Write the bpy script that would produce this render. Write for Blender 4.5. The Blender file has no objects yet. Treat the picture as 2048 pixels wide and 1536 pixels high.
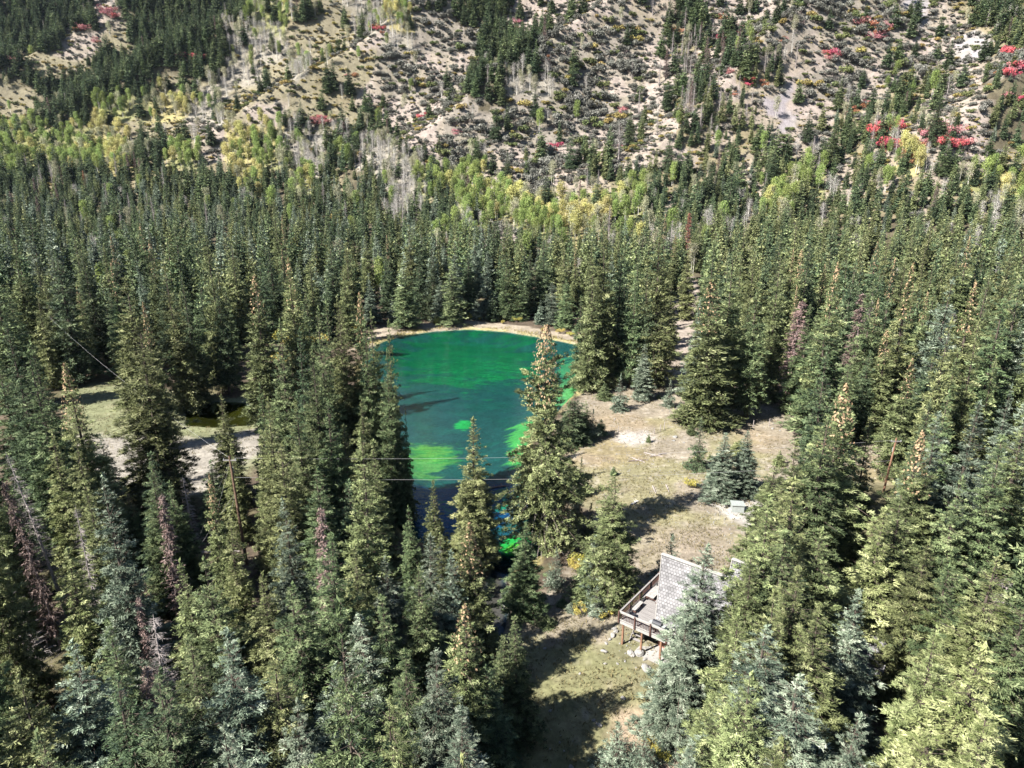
import bpy, bmesh, math, random
import numpy as np
from mathutils import Vector, Matrix

rng = np.random.default_rng(7)
random.seed(7)
SC = bpy.context.scene
COL = SC.collection

# ------------------------------------------------------------------ camera, sky, sun, exposure
PITCH = math.radians(18.0); F = 1421.0; CAMH = 46.0
cam = bpy.data.cameras.new("camera"); camo = bpy.data.objects.new("camera", cam); COL.objects.link(camo)
cam.sensor_width = 36; cam.lens = F / 2048 * 36; cam.clip_start = 0.5; cam.clip_end = 5000
camo.location = (0, 0, CAMH); camo.rotation_euler = (math.pi / 2 - PITCH, 0, 0)
SC.camera = camo
SUN_AZ = math.radians(31); SUN_EL = math.radians(44)      # travel direction of the light: +x turned towards +y
world = bpy.data.worlds.new("World"); SC.world = world; world.use_nodes = True
wn = world.node_tree; bg = wn.nodes["Background"]
sky = wn.nodes.new("ShaderNodeTexSky"); sky.sky_type = 'NISHITA'; sky.sun_disc = False
sky.sun_elevation = SUN_EL
tosun = Vector((-math.cos(SUN_AZ) * math.cos(SUN_EL), -math.sin(SUN_AZ) * math.cos(SUN_EL), math.sin(SUN_EL)))
sky.sun_rotation = math.atan2(tosun.x, tosun.y) % (2 * math.pi)
sky.altitude = 2000
wn.links.new(sky.outputs[0], bg.inputs[0]); bg.inputs[1].default_value = 0.05
sun = bpy.data.lights.new("sun", 'SUN'); sun.energy = 5.0; sun.angle = math.radians(0.5); sun.color = (1.0, 0.965, 0.91)
suno = bpy.data.objects.new("sun", sun); COL.objects.link(suno)
suno.rotation_euler = tosun.to_track_quat('Z', 'Y').to_euler()
SC.view_settings.view_transform = 'Standard'; SC.view_settings.look = 'None'
SC.view_settings.exposure = 1.8; SC.view_settings.gamma = 1.0
SC.cycles.max_bounces = 5; SC.cycles.diffuse_bounces = 1; SC.cycles.glossy_bounces = 2
SC.cycles.transparent_max_bounces = 8; SC.cycles.transmission_bounces = 3; SC.cycles.volume_bounces = 0
SC.cycles.use_denoising = True

cp, sp = math.cos(PITCH), math.sin(PITCH)
def ray(u, v):
    x = (u - 1024) / F; y = -(v - 768) / F
    return (x, cp + y * sp, -sp + y * cp)
def P(u, v, z=0.0):
    d = ray(u, v); t = (z - CAMH) / d[2]
    return (d[0] * t, d[1] * t)
def proj(x, y, z):
    dz = z - CAMH; dep = np.maximum(y * cp - dz * sp, 1e-3); up = y * sp + dz * cp
    return 1024 + F * x / dep, 768 - F * up / dep, dep
def poly(pts, z=0.0):
    return np.array([P(u, v, z) for u, v in pts])

# ------------------------------------------------------------------ small maths
def vhash(ix, iy, seed):
    h = (ix * 374761393 + iy * 668265263 + seed * 982451653) & 0x7fffffff
    h = ((h ^ (h >> 13)) * 1274126177) & 0x7fffffff
    return ((h ^ (h >> 16)) & 0xffff) / 65535.0
def vnoise(x, y, seed=0):
    x = np.asarray(x, float); y = np.asarray(y, float)
    ix = np.floor(x).astype(np.int64); iy = np.floor(y).astype(np.int64)
    fx = x - ix; fy = y - iy
    fx = fx * fx * (3 - 2 * fx); fy = fy * fy * (3 - 2 * fy)
    a = vhash(ix, iy, seed); b = vhash(ix + 1, iy, seed); c = vhash(ix, iy + 1, seed); d = vhash(ix + 1, iy + 1, seed)
    return (a * (1 - fx) + b * fx) * (1 - fy) + (c * (1 - fx) + d * fx) * fy
def fbm(x, y, seed=0, oct=4):
    s = 0; a = 1; t = 0
    for k in range(oct):
        s = s + a * vnoise(np.asarray(x) * 2 ** k, np.asarray(y) * 2 ** k, seed + 17 * k); t += a; a *= .5
    return s / t
def sstep(t):
    t = np.clip(t, 0, 1); return t * t * (3 - 2 * t)
def inpoly(x, y, pg):
    x = np.asarray(x, float); y = np.asarray(y, float)
    r = np.zeros(x.shape, bool); n = len(pg)
    for i in range(n):
        x0, y0 = pg[i]; x1, y1 = pg[(i + 1) % n]
        c = (y0 > y) != (y1 > y)
        if y1 != y0:
            r ^= c & (x < (x1 - x0) * (y - y0) / (y1 - y0) + x0)
    return r
def sdist(x, y, pg):      # > 0 inside
    x = np.asarray(x, float); y = np.asarray(y, float)
    d = np.full(x.shape, 1e9); n = len(pg)
    for i in range(n):
        ax, ay = pg[i]; bx, by = pg[(i + 1) % n]
        dx, dy = bx - ax, by - ay; L = dx * dx + dy * dy + 1e-9
        t = np.clip(((x - ax) * dx + (y - ay) * dy) / L, 0, 1)
        d = np.minimum(d, np.hypot(x - ax - t * dx, y - ay - t * dy))
    return np.where(inpoly(x, y, pg), d, -d)

# ------------------------------------------------------------------ plan of the place (read off as ground outlines)
WATER_Z = -0.35
POND = poly([(722, 735), (735, 700), (768, 683), (810, 671), (870, 663), (940, 659), (1010, 664), (1090, 677), (1150, 689), (1172, 700), (1178, 730), (1160, 775),
             (1120, 820), (1075, 850), (1048, 900), (1045, 960), (1060, 1010), (1075, 1060), (1085, 1110), (1030, 1140), (960, 1120), (880, 1110), (800, 1060), (752, 960), (718, 850)], WATER_Z)
STREAM = poly([(990, 1120), (1035, 1125), (1012, 1160), (1022, 1210), (1015, 1255), (985, 1310), (930, 1350), (900, 1330), (930, 1270), (945, 1210), (975, 1160)], WATER_Z)
SMALLPOND = poly([(372, 818), (430, 803), (490, 806), (520, 830), (505, 852), (430, 856), (370, 852)], WATER_Z)
BANK = poly([(700, 700), (755, 660), (860, 646), (960, 644), (1080, 655), (1160, 668), (1215, 690), (1200, 740), (1170, 710), (1090, 685), (940, 668), (800, 682)])
MEADOW = poly([(1150, 800), (1190, 760), (1300, 740), (1400, 700), (1430, 760), (1560, 800), (1700, 820), (1800, 880), (1780, 960), (1600, 1000), (1560, 1060), (1480, 1120), (1440, 1180), (1400, 1260),
               (1400, 1400), (1330, 1536), (1000, 1700), (960, 1500), (990, 1330), (1020, 1240), (1100, 1190), (1150, 1110), (1190, 1060), (1160, 980), (1100, 880)])
LAWN = poly([(130, 760), (250, 770), (380, 790), (520, 795), (560, 850), (540, 900), (460, 990), (330, 985), (190, 970), (130, 850)])
LEFTROAD = poly([(160, 870), (300, 870), (420, 880), (540, 850), (560, 900), (470, 930), (420, 990), (300, 975), (190, 960), (100, 930)])
BOXPAD = poly([(1385, 985), (1430, 990), (1520, 1000), (1560, 1030), (1590, 1080), (1530, 1095), (1480, 1050), (1420, 1010)])
ROADBACK = poly([(1330, 640), (1380, 560), (1400, 600), (1385, 700), (1360, 760), (1340, 740)])
PALE1 = poly([(1240, 862), (1300, 860), (1310, 880), (1270, 890), (1235, 880)])
BARESOIL = poly([(1280, 1060), (1480, 1050), (1470, 1110), (1330, 1130), (1270, 1110)])
SOIL2 = poly([(1720, 1330), (1780, 1290), (1860, 1330), (1850, 1370), (1760, 1390), (1700, 1380)])
NOTREE = poly([(540, 700), (700, 690), (790, 960), (700, 990), (600, 960), (520, 880)])
LEFTCLEAR = poly([(-150, 800), (160, 790), (170, 960), (60, 1040), (-150, 1050)])
PONDLEFT = poly([(480, 700), (700, 690), (790, 960), (720, 1000), (560, 990), (430, 900), (480, 850)])
NEARBROWN = poly([(1240, 1420), (1400, 1420), (1420, 1560), (1300, 1620), (1230, 1500)])

# visible openings of the forest, as seen; a tree that would stand in one of them was never there
CLEAR = [np.array(p, float) for p in (
    [(765, 672), (800, 660), (930, 650), (1060, 658), (1150, 678), (1165, 720), (1150, 770), (1125, 800), (1040, 830), (1030, 900), (1030, 1000), (1040, 1060), (1010, 1130), (985, 1040), (960, 960), (940, 850), (905, 930), (880, 1010), (820, 1010), (808, 860), (780, 760)],
    [(1170, 790), (1380, 740), (1395, 850), (1570, 835), (1590, 870), (1560, 940), (1520, 960), (1500, 1030), (1480, 1120), (1340, 1150), (1290, 1140), (1250, 950), (1190, 1000), (1150, 900)],
    [(1235, 1215), (1320, 1110), (1480, 1110), (1480, 1200), (1400, 1260), (1345, 1300), (1270, 1295)],
    [(1060, 1250), (1150, 1200), (1240, 1180), (1260, 1290), (1340, 1330), (1330, 1420), (1290, 1430), (1220, 1470), (1060, 1500), (1050, 1300)],
    [(160, 780), (222, 790), (225, 860), (365, 860), (430, 850), (440, 870), (430, 940), (400, 960), (230, 955), (215, 900), (170, 850)],
    [(375, 790), (480, 790), (480, 850), (375, 850)],
    [(760, 640), (1160, 640), (1150, 680), (770, 680)],
    [(1350, 600), (1390, 590), (1385, 720), (1355, 730)],
    [(1690, 880), (1790, 880), (1790, 960), (1720, 960)],
    [(1750, 870), (1800, 870), (1795, 985), (1755, 985)],
    [(455, 905), (480, 905), (500, 1130), (480, 1130)],
    [(1505, 196), (1572, 180), (1570, 225), (1545, 232)],
    [(985, 380), (1290, 380), (1290, 425), (1140, 440), (1000, 440)],
    [(1400, 960), (1520, 960), (1520, 1040), (1400, 1040)],
)]

def softplus(t, w):
    return w * np.logaddexp(0, t / w)
def gz(x, y):
    x = np.asarray(x, float); y = np.asarray(y, float)
    yf = 395 - 0.28 * np.clip(x, -400, 300)
    t = y - yf
    z = 0.062 * softplus(y - 205, 10) * sstep((y - 190) / 60)
    hill = 0.60 * softplus(t, 22)
    ramp = sstep((t + 10) / 130)
    q = 0.62 * x - 0.78 * y + 18 * (fbm(x / 90, y / 90, 3) - .5)
    ph = np.abs(np.sin(math.pi * (q + 40) / 118))
    spur = (1 - ph) * 30 - 12
    z = z + hill + ramp * spur + ramp * 14 * (fbm(x / 55, y / 55, 5) - .5)
    far = sstep((y - 120) / 60)
    z = z + (fbm(x / 22, y / 22, 8) - .5) * (0.9 + 2.0 * far) + (fbm(x / 4, y / 4, 9, 2) - .5) * .12
    near = (y < 230) & (np.abs(x) < 120)
    if np.any(near):
        d = np.where(near, np.maximum(np.maximum(sdist(x, y, POND), sdist(x, y, STREAM)), sdist(x, y, SMALLPOND)), -99)
        dd = d + .8 * (fbm(x / 3, y / 3, 11) - .5)
        flat = sstep(np.clip(-d / 7, 0, 1))
        zl = z * flat + 0.02
        depth = WATER_Z - 0.15 - 2.0 * sstep(d / 9)
        k = sstep((dd + .9) / 1.5)
        z = np.where(near, zl * (1 - k) + depth * k, z)
    return z
def gz1(x, y):
    return float(gz(np.array([x]), np.array([y]))[0])
def hit(u, v):
    d = ray(u, v)
    t = np.linspace(30, 1100, 1100)
    X = d[0] * t; Y = d[1] * t; Z = CAMH + d[2] * t
    g = gz(X, Y); i = np.argmax(Z < g)
    if not (Z < g).any(): return None
    return float(X[i]), float(Y[i]), float(g[i])

# ------------------------------------------------------------------ the cover of the valley side: one letter per 64 x 48 patch
GRID = ["DDDsDDDDGCogYSDDsssSMDssSSSSrsCC",
        "DDsoDDDggoosgSSDDSSSsCMsSsSSssrC",
        "DooDDDDgogooSssSDSSSsssCMsSsSssSrC"[:32],
        "oDDDDogoooCsSSSDgSSssCsMsSSsCssD"[:32],
        "oCDGGYgosooCssSSSSSSssCMs.CsCssDs"[:32],
        "GGGYoosYYggCssSSSSsSsCMCs.CMsMsD",
        "GGGYCGsYGgCggSSsSsCsssCMCMMMYMso"[:32],
        "DCDCCCCYDGCDgGGsSsMCCCCMCGMMCMGY",
        "DDDDDDCCDCCDgCGGYYYGCMCCGCCCMCCG",
        "DDDDDDDDDDDDDDgsGYYDDDDDDDDDDDDC",
        "D" * 32, "D" * 32, "D" * 32]
SCREE = np.array([(1492, 196), (1530, 190), (1560, 168), (1588, 182), (1580, 214), (1592, 250), (1560, 262), (1540, 240), (1515, 226)], float)
def cover(u, v, jit=True):
    u = np.asarray(u, float); v = np.asarray(v, float)
    if jit:
        u = u + 90 * (fbm(u / 70, v / 60, 31) - .5); v = v + 70 * (fbm(u / 70, v / 60, 37) - .5)
    c = np.clip(np.floor(u / 64), 0, 31).astype(int); r = np.clip(np.floor((v - 14) / 48), 0, 12).astype(int)
    arr = np.array([list(g) for g in GRID])
    o = arr[r, c]; o[o == '.'] = 's'
    o[inpoly(u, v, SCREE)] = '.'
    return o

# ------------------------------------------------------------------ materials
def newmat(name):
    m = bpy.data.materials.new(name); m.use_nodes = True
    nt = m.node_tree; b = nt.nodes["Principled BSDF"]
    b.inputs["Roughness"].default_value = .75
    b.inputs["Specular IOR Level"].default_value = .25
    return m, nt, b
def N(nt, t, **k):
    n = nt.nodes.new(t)
    for a, b in k.items(): setattr(n, a, b)
    return n
def plain(name, col, rough=.8, var=.25, scale=6.0, metal=0, spec=.25, bump=0.0, stretch=None):
    m, nt, b = newmat(name)
    tc = N(nt, "ShaderNodeTexCoord"); mp = N(nt, "ShaderNodeMapping")
    if stretch: mp.inputs["Scale"].default_value = stretch
    no = N(nt, "ShaderNodeTexNoise"); no.inputs["Scale"].default_value = scale; no.inputs["Detail"].default_value = 5
    nt.links.new(tc.outputs["Object"], mp.inputs[0]); nt.links.new(mp.outputs[0], no.inputs["Vector"])
    mr = N(nt, "ShaderNodeMapRange"); mr.inputs[1].default_value = .3; mr.inputs[2].default_value = .7
    mr.inputs[3].default_value = 1 - var; mr.inputs[4].default_value = 1 + var
    nt.links.new(no.outputs[0], mr.inputs[0])
    mx = N(nt, "ShaderNodeVectorMath", operation='SCALE'); mx.inputs[0].default_value = col
    nt.links.new(mr.outputs[0], mx.inputs["Scale"]); nt.links.new(mx.outputs[0], b.inputs["Base Color"])
    b.inputs["Roughness"].default_value = rough; b.inputs["Metallic"].default_value = metal; b.inputs["Specular IOR Level"].default_value = spec
    if bump:
        bp = N(nt, "ShaderNodeBump"); bp.inputs["Strength"].default_value = bump
        nt.links.new(no.outputs[0], bp.inputs["Height"]); nt.links.new(bp.outputs[0], b.inputs["Normal"])
    return m
def foliage(name, c0, c1, c2=None, transl=.0, objvar=.28):
    """colour from each spray's own tint, plus a drift from plant to plant"""
    m, nt, b = newmat(name)
    at = N(nt, "ShaderNodeAttribute", attribute_name="tint")
    rp = N(nt, "ShaderNodeValToRGB"); e = rp.color_ramp.elements
    e[0].position = 0; e[0].color = (*c0, 1); e[1].position = .8; e[1].color = (*c1, 1)
    if c2: x = rp.color_ramp.elements.new(1.0); x.color = (*c2, 1)
    nt.links.new(at.outputs["Fac"], rp.inputs[0])
    oi = N(nt, "ShaderNodeObjectInfo")
    mr = N(nt, "ShaderNodeMapRange"); mr.inputs[3].default_value = 1 - objvar; mr.inputs[4].default_value = 1 + objvar
    nt.links.new(oi.outputs["Random"], mr.inputs[0])
    hs = N(nt, "ShaderNodeHueSaturation")
    m2 = N(nt, "ShaderNodeMath", operation='MULTIPLY'); m2.inputs[1].default_value = 7.31
    m3 = N(nt, "ShaderNodeMath", operation='FRACT')
    m4 = N(nt, "ShaderNodeMapRange"); m4.inputs[3].default_value = .485; m4.inputs[4].default_value = .515
    nt.links.new(oi.outputs["Random"], m2.inputs[0]); nt.links.new(m2.outputs[0], m3.inputs[0]); nt.links.new(m3.outputs[0], m4.inputs[0])
    nt.links.new(m4.outputs[0], hs.inputs["Hue"]); nt.links.new(mr.outputs[0], hs.inputs["Value"])
    nt.links.new(rp.outputs[0], hs.inputs["Color"]); nt.links.new(hs.outputs[0], b.inputs["Base Color"])
    b.inputs["Roughness"].default_value = .6; b.inputs["Specular IOR Level"].default_value = .1
    if transl:
        tr = N(nt, "ShaderNodeBsdfTranslucent"); nt.links.new(hs.outputs[0], tr.inputs[0])
        mx = N(nt, "ShaderNodeMixShader"); mx.inputs[0].default_value = transl
        nt.links.new(b.outputs[0], mx.inputs[1]); nt.links.new(tr.outputs[0], mx.inputs[2])
        nt.links.new(mx.outputs[0], nt.nodes["Material Output"].inputs[0])
    return m
M = {}
M['olive'] = foliage("needles_olive", (.038, .048, .022), (.200, .226, .096), (.33, .345, .175), .06)
M['green'] = foliage("needles_green", (.026, .042, .022), (.155, .200, .090), (.25, .285, .145), .06)
M['dark'] = foliage("needles_dark", (.018, .031, .019), (.108, .146, .074), (.19, .225, .12), .06)
M['blue'] = foliage("needles_blue", (.038, .056, .040), (.195, .238, .165), (.32, .355, .27), .06)
M['lime'] = foliage("needles_yellowgreen", (.065, .082, .028), (.240, .262, .118), (.35, .365, .18), .06)
M['cone'] = plain("cones", (.30, .205, .12), .8, .3, 20)
M['bark'] = plain("bark", (.075, .058, .046), .9, .35, 3, bump=.4)
M['deadwood'] = plain("deadwood", (.27, .235, .22), .9, .3, 3)
M['darkdead'] = plain("dark_deadwood", (.13, .10, .095), .9, .3, 3)
M['redneedle'] = foliage("needles_dead_red", (.13, .06, .035), (.30, .14, .085), (.36, .20, .13))
M['brownneedle'] = foliage("needles_dead_brown", (.10, .065, .055), (.21, .15, .13), (.27, .21, .18))
M['aspenbark'] = plain("aspen_bark", (.55, .52, .46), .8, .2, 4)
M['leafgreen'] = foliage("aspen_leaves_green", (.13, .18, .05), (.28, .35, .11), (.38, .42, .17), .25)
M['leafyellow'] = foliage("aspen_leaves_yellow", (.34, .31, .09), (.50, .47, .20), (.58, .54, .30), .25)
M['leafpale'] = foliage("aspen_leaves_pale", (.20, .20, .12), (.38, .37, .23), (.46, .44, .30), .2)
M['twig'] = foliage("bare_twigs", (.17, .155, .14), (.33, .30, .275), (.42, .39, .36))
M['scrub'] = foliage("scrub_leaves", (.075, .074, .060), (.185, .182, .155), (.27, .26, .225))
M['scrubgreen'] = foliage("scrub_leaves_green", (.05, .065, .025), (.135, .155, .06), (.20, .20, .09))
M['scrubochre'] = foliage("scrub_leaves_ochre", (.13, .10, .035), (.27, .22, .075), (.36, .28, .10))
M['red'] = foliage("maple_leaves_red", (.24, .04, .06), (.62, .12, .15), (.66, .27, .26), .15)
M['orange'] = foliage("maple_leaves_orange", (.17, .07, .04), (.50, .24, .13), (.62, .36, .22), .15)
M['pink'] = foliage("maple_leaves_pink", (.18, .06, .07), (.52, .22, .22), (.60, .34, .32), .15)
M['willow'] = foliage("willow_leaves", (.24, .22, .05), (.44, .38, .10), (.54, .46, .18), .2)
M['grass'] = foliage("grass_blades", (.09, .085, .035), (.215, .19, .09), (.31, .265, .15), .1, objvar=0)
M['sedge'] = foliage("sedge_blades", (.13, .12, .03), (.28, .245, .075), (.34, .28, .11), .1, objvar=0)
M['rock'] = plain("rock", (.22, .21, .195), .9, .25, 2.5, bump=.5)
M['wood_grey'] = plain("weathered_wood", (.21, .195, .185), .85, .25, 2, stretch=(.4, 6, 6), bump=.2)
M['wood_brown'] = plain("stained_wood", (.075, .042, .034), .7, .3, 4, bump=.2)
M['wood_pale'] = plain("pale_wood", (.29, .275, .255), .8, .2, 4)
M['wood_orange'] = plain("orange_timber", (.19, .105, .066), .7, .25, 3, bump=.2)
M['wood_polebrown'] = plain("pole_timber", (.14, .09, .062), .8, .35, 3, bump=.2)
M['wall_red'] = plain("stained_siding", (.21, .095, .07), .8, .25, 3, stretch=(8, 8, .5))
M['concrete'] = plain("concrete", (.28, .265, .245), .9, .15, 2)
M['metal_black'] = plain("black_enamel", (.02, .02, .025), .35, .2, 4, spec=.5)
M['metal_grey'] = plain("grey_painted_steel", (.26, .28, .265), .5, .1, 3, spec=.5)
M['wire'] = plain("aluminium_cable", (.34, .33, .32), .4, .05, 2, spec=.5)
M['glass'] = plain("window_glass", (.03, .035, .04), .08, .1, 1, spec=.8)

# ------------------------------------------------------------------ mesh building with numpy (quads only)
class Acc:
    def __init__(s): s.v = []; s.t = []; s.m = []
    def quads(s, pts, tint=None, mat=0):           # pts (n,4,3)
        pts = np.asarray(pts, np.float32); n = len(pts)
        if n == 0: return
        s.v.append(pts.reshape(-1, 3))
        s.t.append(np.full(n, .5, np.float32) if tint is None else np.broadcast_to(np.asarray(tint, np.float32), (n,)).astype(np.float32))
        s.m.append(np.full(n, mat, np.int32))
    def leaves(s, c, a, nrm, L, W, tint=None, mat=0):   # rhombus sprays: centre, axis, normal
        side = np.cross(a, nrm); side /= (np.linalg.norm(side, axis=1, keepdims=True) + 1e-9)
        L = np.asarray(L).reshape(-1, 1); W = np.asarray(W).reshape(-1, 1)
        p = np.stack([c - a * L * .5, c + side * W * .5 - a * L * .1, c + a * L * .5, c - side * W * .5 - a * L * .1], 1)
        s.quads(p, tint, mat)
    def sticks(s, p0, p1, r0, r1, mat=0, k=3, tint=None):
        p0 = np.asarray(p0, float).reshape(-1, 3); p1 = np.asarray(p1, float).reshape(-1, 3)
        d = p1 - p0; d /= (np.linalg.norm(d, axis=1, keepdims=True) + 1e-9)
        ref = np.where(np.abs(d[:, 2:3]) > .9, np.array([[1., 0, 0]]), np.array([[0, 0, 1.]]))
        a = np.cross(d, ref); a /= np.linalg.norm(a, axis=1, keepdims=True); b = np.cross(d, a)
        r0 = np.broadcast_to(np.asarray(r0, float), (len(p0),)).reshape(-1, 1); r1 = np.broadcast_to(np.asarray(r1, float), (len(p0),)).reshape(-1, 1)
        for i in range(k):
            t0 = 2 * math.pi * i / k; t1 = 2 * math.pi * (i + 1) / k
            n0 = a * math.cos(t0) + b * math.sin(t0); n1 = a * math.cos(t1) + b * math.sin(t1)
            s.quads(np.stack([p0 + n0 * r0, p0 + n1 * r0, p1 + n1 * r1, p1 + n0 * r1], 1), tint, mat)
    def tube(s, pts, rad, mat=0, k=6):
        pts = np.asarray(pts, float)
        s.sticks(pts[:-1], pts[1:], np.asarray(rad)[:-1], np.asarray(rad)[1:], mat, k)
    def box(s, cen, size, rot=None, mat=0):
        cx = np.array([[x, y, z] for x in (-.5, .5) for y in (-.5, .5) for z in (-.5, .5)]) * np.array(size)
        if rot is not None: cx = cx @ np.array(rot).T
        cx = cx + np.array(cen)
        f = [(0, 1, 3, 2), (4, 6, 7, 5), (0, 4, 5, 1), (2, 3, 7, 6), (0, 2, 6, 4), (1, 5, 7, 3)]
        s.quads(np.array([[cx[i] for i in q] for q in f]), None, mat)
    def beam(s, p0, p1, w, h, mat=0):                    # box along p0-p1, h along the up-ish axis
        p0 = np.array(p0, float); p1 = np.array(p1, float); d = p1 - p0; L = np.linalg.norm(d); d /= L
        up = np.array([0, 0, 1.]) if abs(d[2]) < .95 else np.array([1., 0, 0])
        a = np.cross(up, d); a /= np.linalg.norm(a); b = np.cross(d, a)
        s.box((p0 + p1) / 2, (L, w, h), np.stack([d, a, b], 1), mat)
    def mesh(s, name, mats, smooth=False):
        v = np.concatenate(s.v); n = len(v) // 4
        me = bpy.data.meshes.new(name)
        me.vertices.add(len(v)); me.vertices.foreach_set("co", v.ravel())
        me.loops.add(len(v)); me.loops.foreach_set("vertex_index", np.arange(len(v), dtype=np.int32))
        me.polygons.add(n); me.polygons.foreach_set("loop_start", np.arange(0, len(v), 4, dtype=np.int32))
        me.polygons.foreach_set("loop_total", np.full(n, 4, np.int32))
        for m in mats: me.materials.append(m)
        me.update(calc_edges=True)
        me.polygons.foreach_set("material_index", np.concatenate(s.m))
        at = me.attributes.new("tint", 'FLOAT', 'FACE'); at.data.foreach_set("value", np.concatenate(s.t))
        me.update()
        return me
def link(name, me, parent=None, loc=None):
    o = bpy.data.objects.new(name, me); COL.objects.link(o)
    if parent is not None: o.parent = parent
    if loc is not None: o.location = loc
    return o
def tag(o, label=None, cat=None, group=None, kind=None):
    if label: o["label"] = label
    if cat: o["category"] = cat
    if group: o["group"] = group
    if kind: o["kind"] = kind
    return o
def empty(name, loc, rz=0.0):
    o = bpy.data.objects.new(name, None); COL.objects.link(o); o.location = loc; o.rotation_euler = (0, 0, rz); o.empty_display_size = .5
    return o
def unit(a): return a / (np.linalg.norm(a, axis=-1, keepdims=True) + 1e-9)

# ------------------------------------------------------------------ ground sheet
def axis(lo, hi, mid0, mid1, st, g):
    a = list(np.arange(mid0, mid1, st)); s = st; x = a[-1]
    while x < hi: s *= g; x += s; a.append(x)
    s = st; x = a[0]; b = []
    while x > lo: s *= g; x -= s; b.append(x)
    return np.array(b[::-1] + a)
ax = axis(-1000, 1000, -85, 85, .6, 1.025)
ay = axis(-120, 1500, 30, 215, .6, 1.008)
def finer(a, lo, hi):
    m = (a[:-1] + a[1:]) / 2; return np.sort(np.concatenate([a, m[(m > lo) & (m < hi)]]))
ax = finer(ax, -34, 16); ay = finer(ay, 68, 180)
GX, GY = np.meshgrid(ax, ay)
GZ = gz(GX, GY)
def ground_colour(x, y, z):
    n1 = fbm(x / 9, y / 9, 51); n2 = fbm(x / 2.2, y / 2.2, 53); n3 = fbm(x / .9, y / .9, 57, 2); n4 = fbm(x / 28, y / 28, 59)
    col = np.zeros(x.shape + (3,))
    def put(k, c):
        nonlocal col
        k = np.clip(k, 0, 1)[..., None]; col = col * (1 - k) + np.array(c) * k
    litter = np.array((.075, .058, .042)); col[:] = litter
    put(sstep((n2 - .45) * 4) * .6, (.13, .10, .07)); put(sstep((n1 - .55) * 6) * .5, (.10, .10, .045))
    u, v, dep = proj(x, y, z)
    hillk = sstep((y - 215) / 50)
    cv = cover(u, v)
    pal = {'D': (.10, .085, .05), 'C': (.22, .185, .105), 'S': (.235, .205, .155), 's': (.315, .262, .205), 'o': (.235, .205, .125), 'G': (.25, .25, .10), 'Y': (.36, .31, .13),
           'g': (.30, .27, .20), 'M': (.30, .25, .18), 'r': (.33, .305, .28), '.': (.31, .275, .255)}
    hc = np.zeros_like(col)
    for k, c in pal.items(): hc[cv == k] = c
    ol = sstep((n1 - .5) * 5)[..., None]
    hc = hc * (1 - .4 * ol) + np.array((.22, .195, .11)) * .4 * ol
    hc = hc * (.8 + .45 * n2[..., None]) * .68 * np.array((1.0, 1.0, 1.10))
    col = col * (1 - hillk[..., None]) + hc * hillk[..., None]
    nr = y < 260
    def msk(pg, w=1.0, amp=3.0):
        d = np.full(x.shape, -99.0); d[nr] = sdist(x[nr], y[nr], pg)
        return sstep((d + amp * (n2 - .5) + w / 2) / w)
    # sunny clearing in the valley behind the trees
    put(msk(MEADOW, 2.5, 5), (.190, .162, .122))
    put(msk(MEADOW, 2.5, 5) * sstep((n1 - .50) * 7) * .6, (.17, .162, .075))
    put(msk(MEADOW, 2.5, 5) * sstep((n4 - .56) * 9) * .45, (.21, .155, .09))
    put(msk(MEADOW, 2.5, 5) * sstep((n3 - .62) * 8) * .5, (.30, .265, .215))
    green = msk(MEADOW, 2.5, 5) * sstep((66 - y + 8 * (n1 - .5)) / 8) * sstep((n2 - .22) * 3)
    put(green * (.45 + .5 * n3), (.125, .128, .06))
    put(msk(LAWN, 2.5, 4), (.140, .146, .080)); put(msk(LAWN, 2, 3) * sstep((n2 - .5) * 5) * .5, (.20, .185, .12))
    put(msk(LEFTROAD, 2.5, 3), (.215, .195, .165)); put(msk(BANK, 1.5, 3.5), (.245, .205, .155))
    put(msk(BOXPAD, 1.0, 1.5), (.31, .29, .26)); put(msk(ROADBACK, 2.0, 2), (.25, .21, .175)); put(msk(PALE1, 2, 3), (.31, .28, .25))
    put(msk(BARESOIL, 3, 5) * .8, (.20, .167, .128)); put(msk(SOIL2, 1.5, 2), (.24, .19, .15)); put(msk(NEARBROWN, 3, 4) * .8, (.28, .21, .155))
    # wet fringe and the bed of the pond
    dp = np.full(x.shape, -99.0); dp[nr] = np.maximum(np.maximum(sdist(x[nr], y[nr], POND), sdist(x[nr], y[nr], STREAM)), sdist(x[nr], y[nr], SMALLPOND))
    dq = np.full(x.shape, -99.0); dq[nr] = sdist(x[nr], y[nr], POND)
    put(sstep((dq + 1.6 + 2.6 * (n2 - .5)) / .9) * sstep((n1 - .3) * 4) * (.4 + .6 * n3), (.26, .225, .09))
    bed = sstep((dp + .2) / .6)
    put(bed, (.022, .048, .056))
    g1, _ = 0, 0
    n5 = fbm(x / 1.5, y / .55, 61, 3); n6 = fbm(x / 5, y / 2.2, 63, 4)
    def blob(u0, v0, ru, rv, warp=.35):
        cx, cy = P(u0, v0, -2.0); ex = P(u0 + ru, v0, -2.0)[0] - cx; ey = abs(P(u0, v0 - rv, -2.0)[1] - P(u0, v0 + rv, -2.0)[1]) / 2
        r = np.hypot((x - cx) / ex, (y - cy) / ey) + warp * (n6 - .5) * 3.5 + warp * (n5 - .5) * 2.2 + .25 * warp * (n1 - .5)
        return sstep((1.1 - r) / .45)
    put(bed * blob(910, 1020, 190, 58, .15), (.010, .042, .14))  # navy of tree-shaded water reflecting the sky, painted into the bed colour
    put(bed * blob(930, 712, 150, 50), (.008, .080, .036))
    put(bed * blob(960, 740, 120, 40) * sstep((n5 - .45) * 6), (.012, .150, .048))
    put(bed * blob(880, 725, 150, 60) * sstep((n5 - .55) * 6) * .8, (.006, .050, .034))
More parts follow.
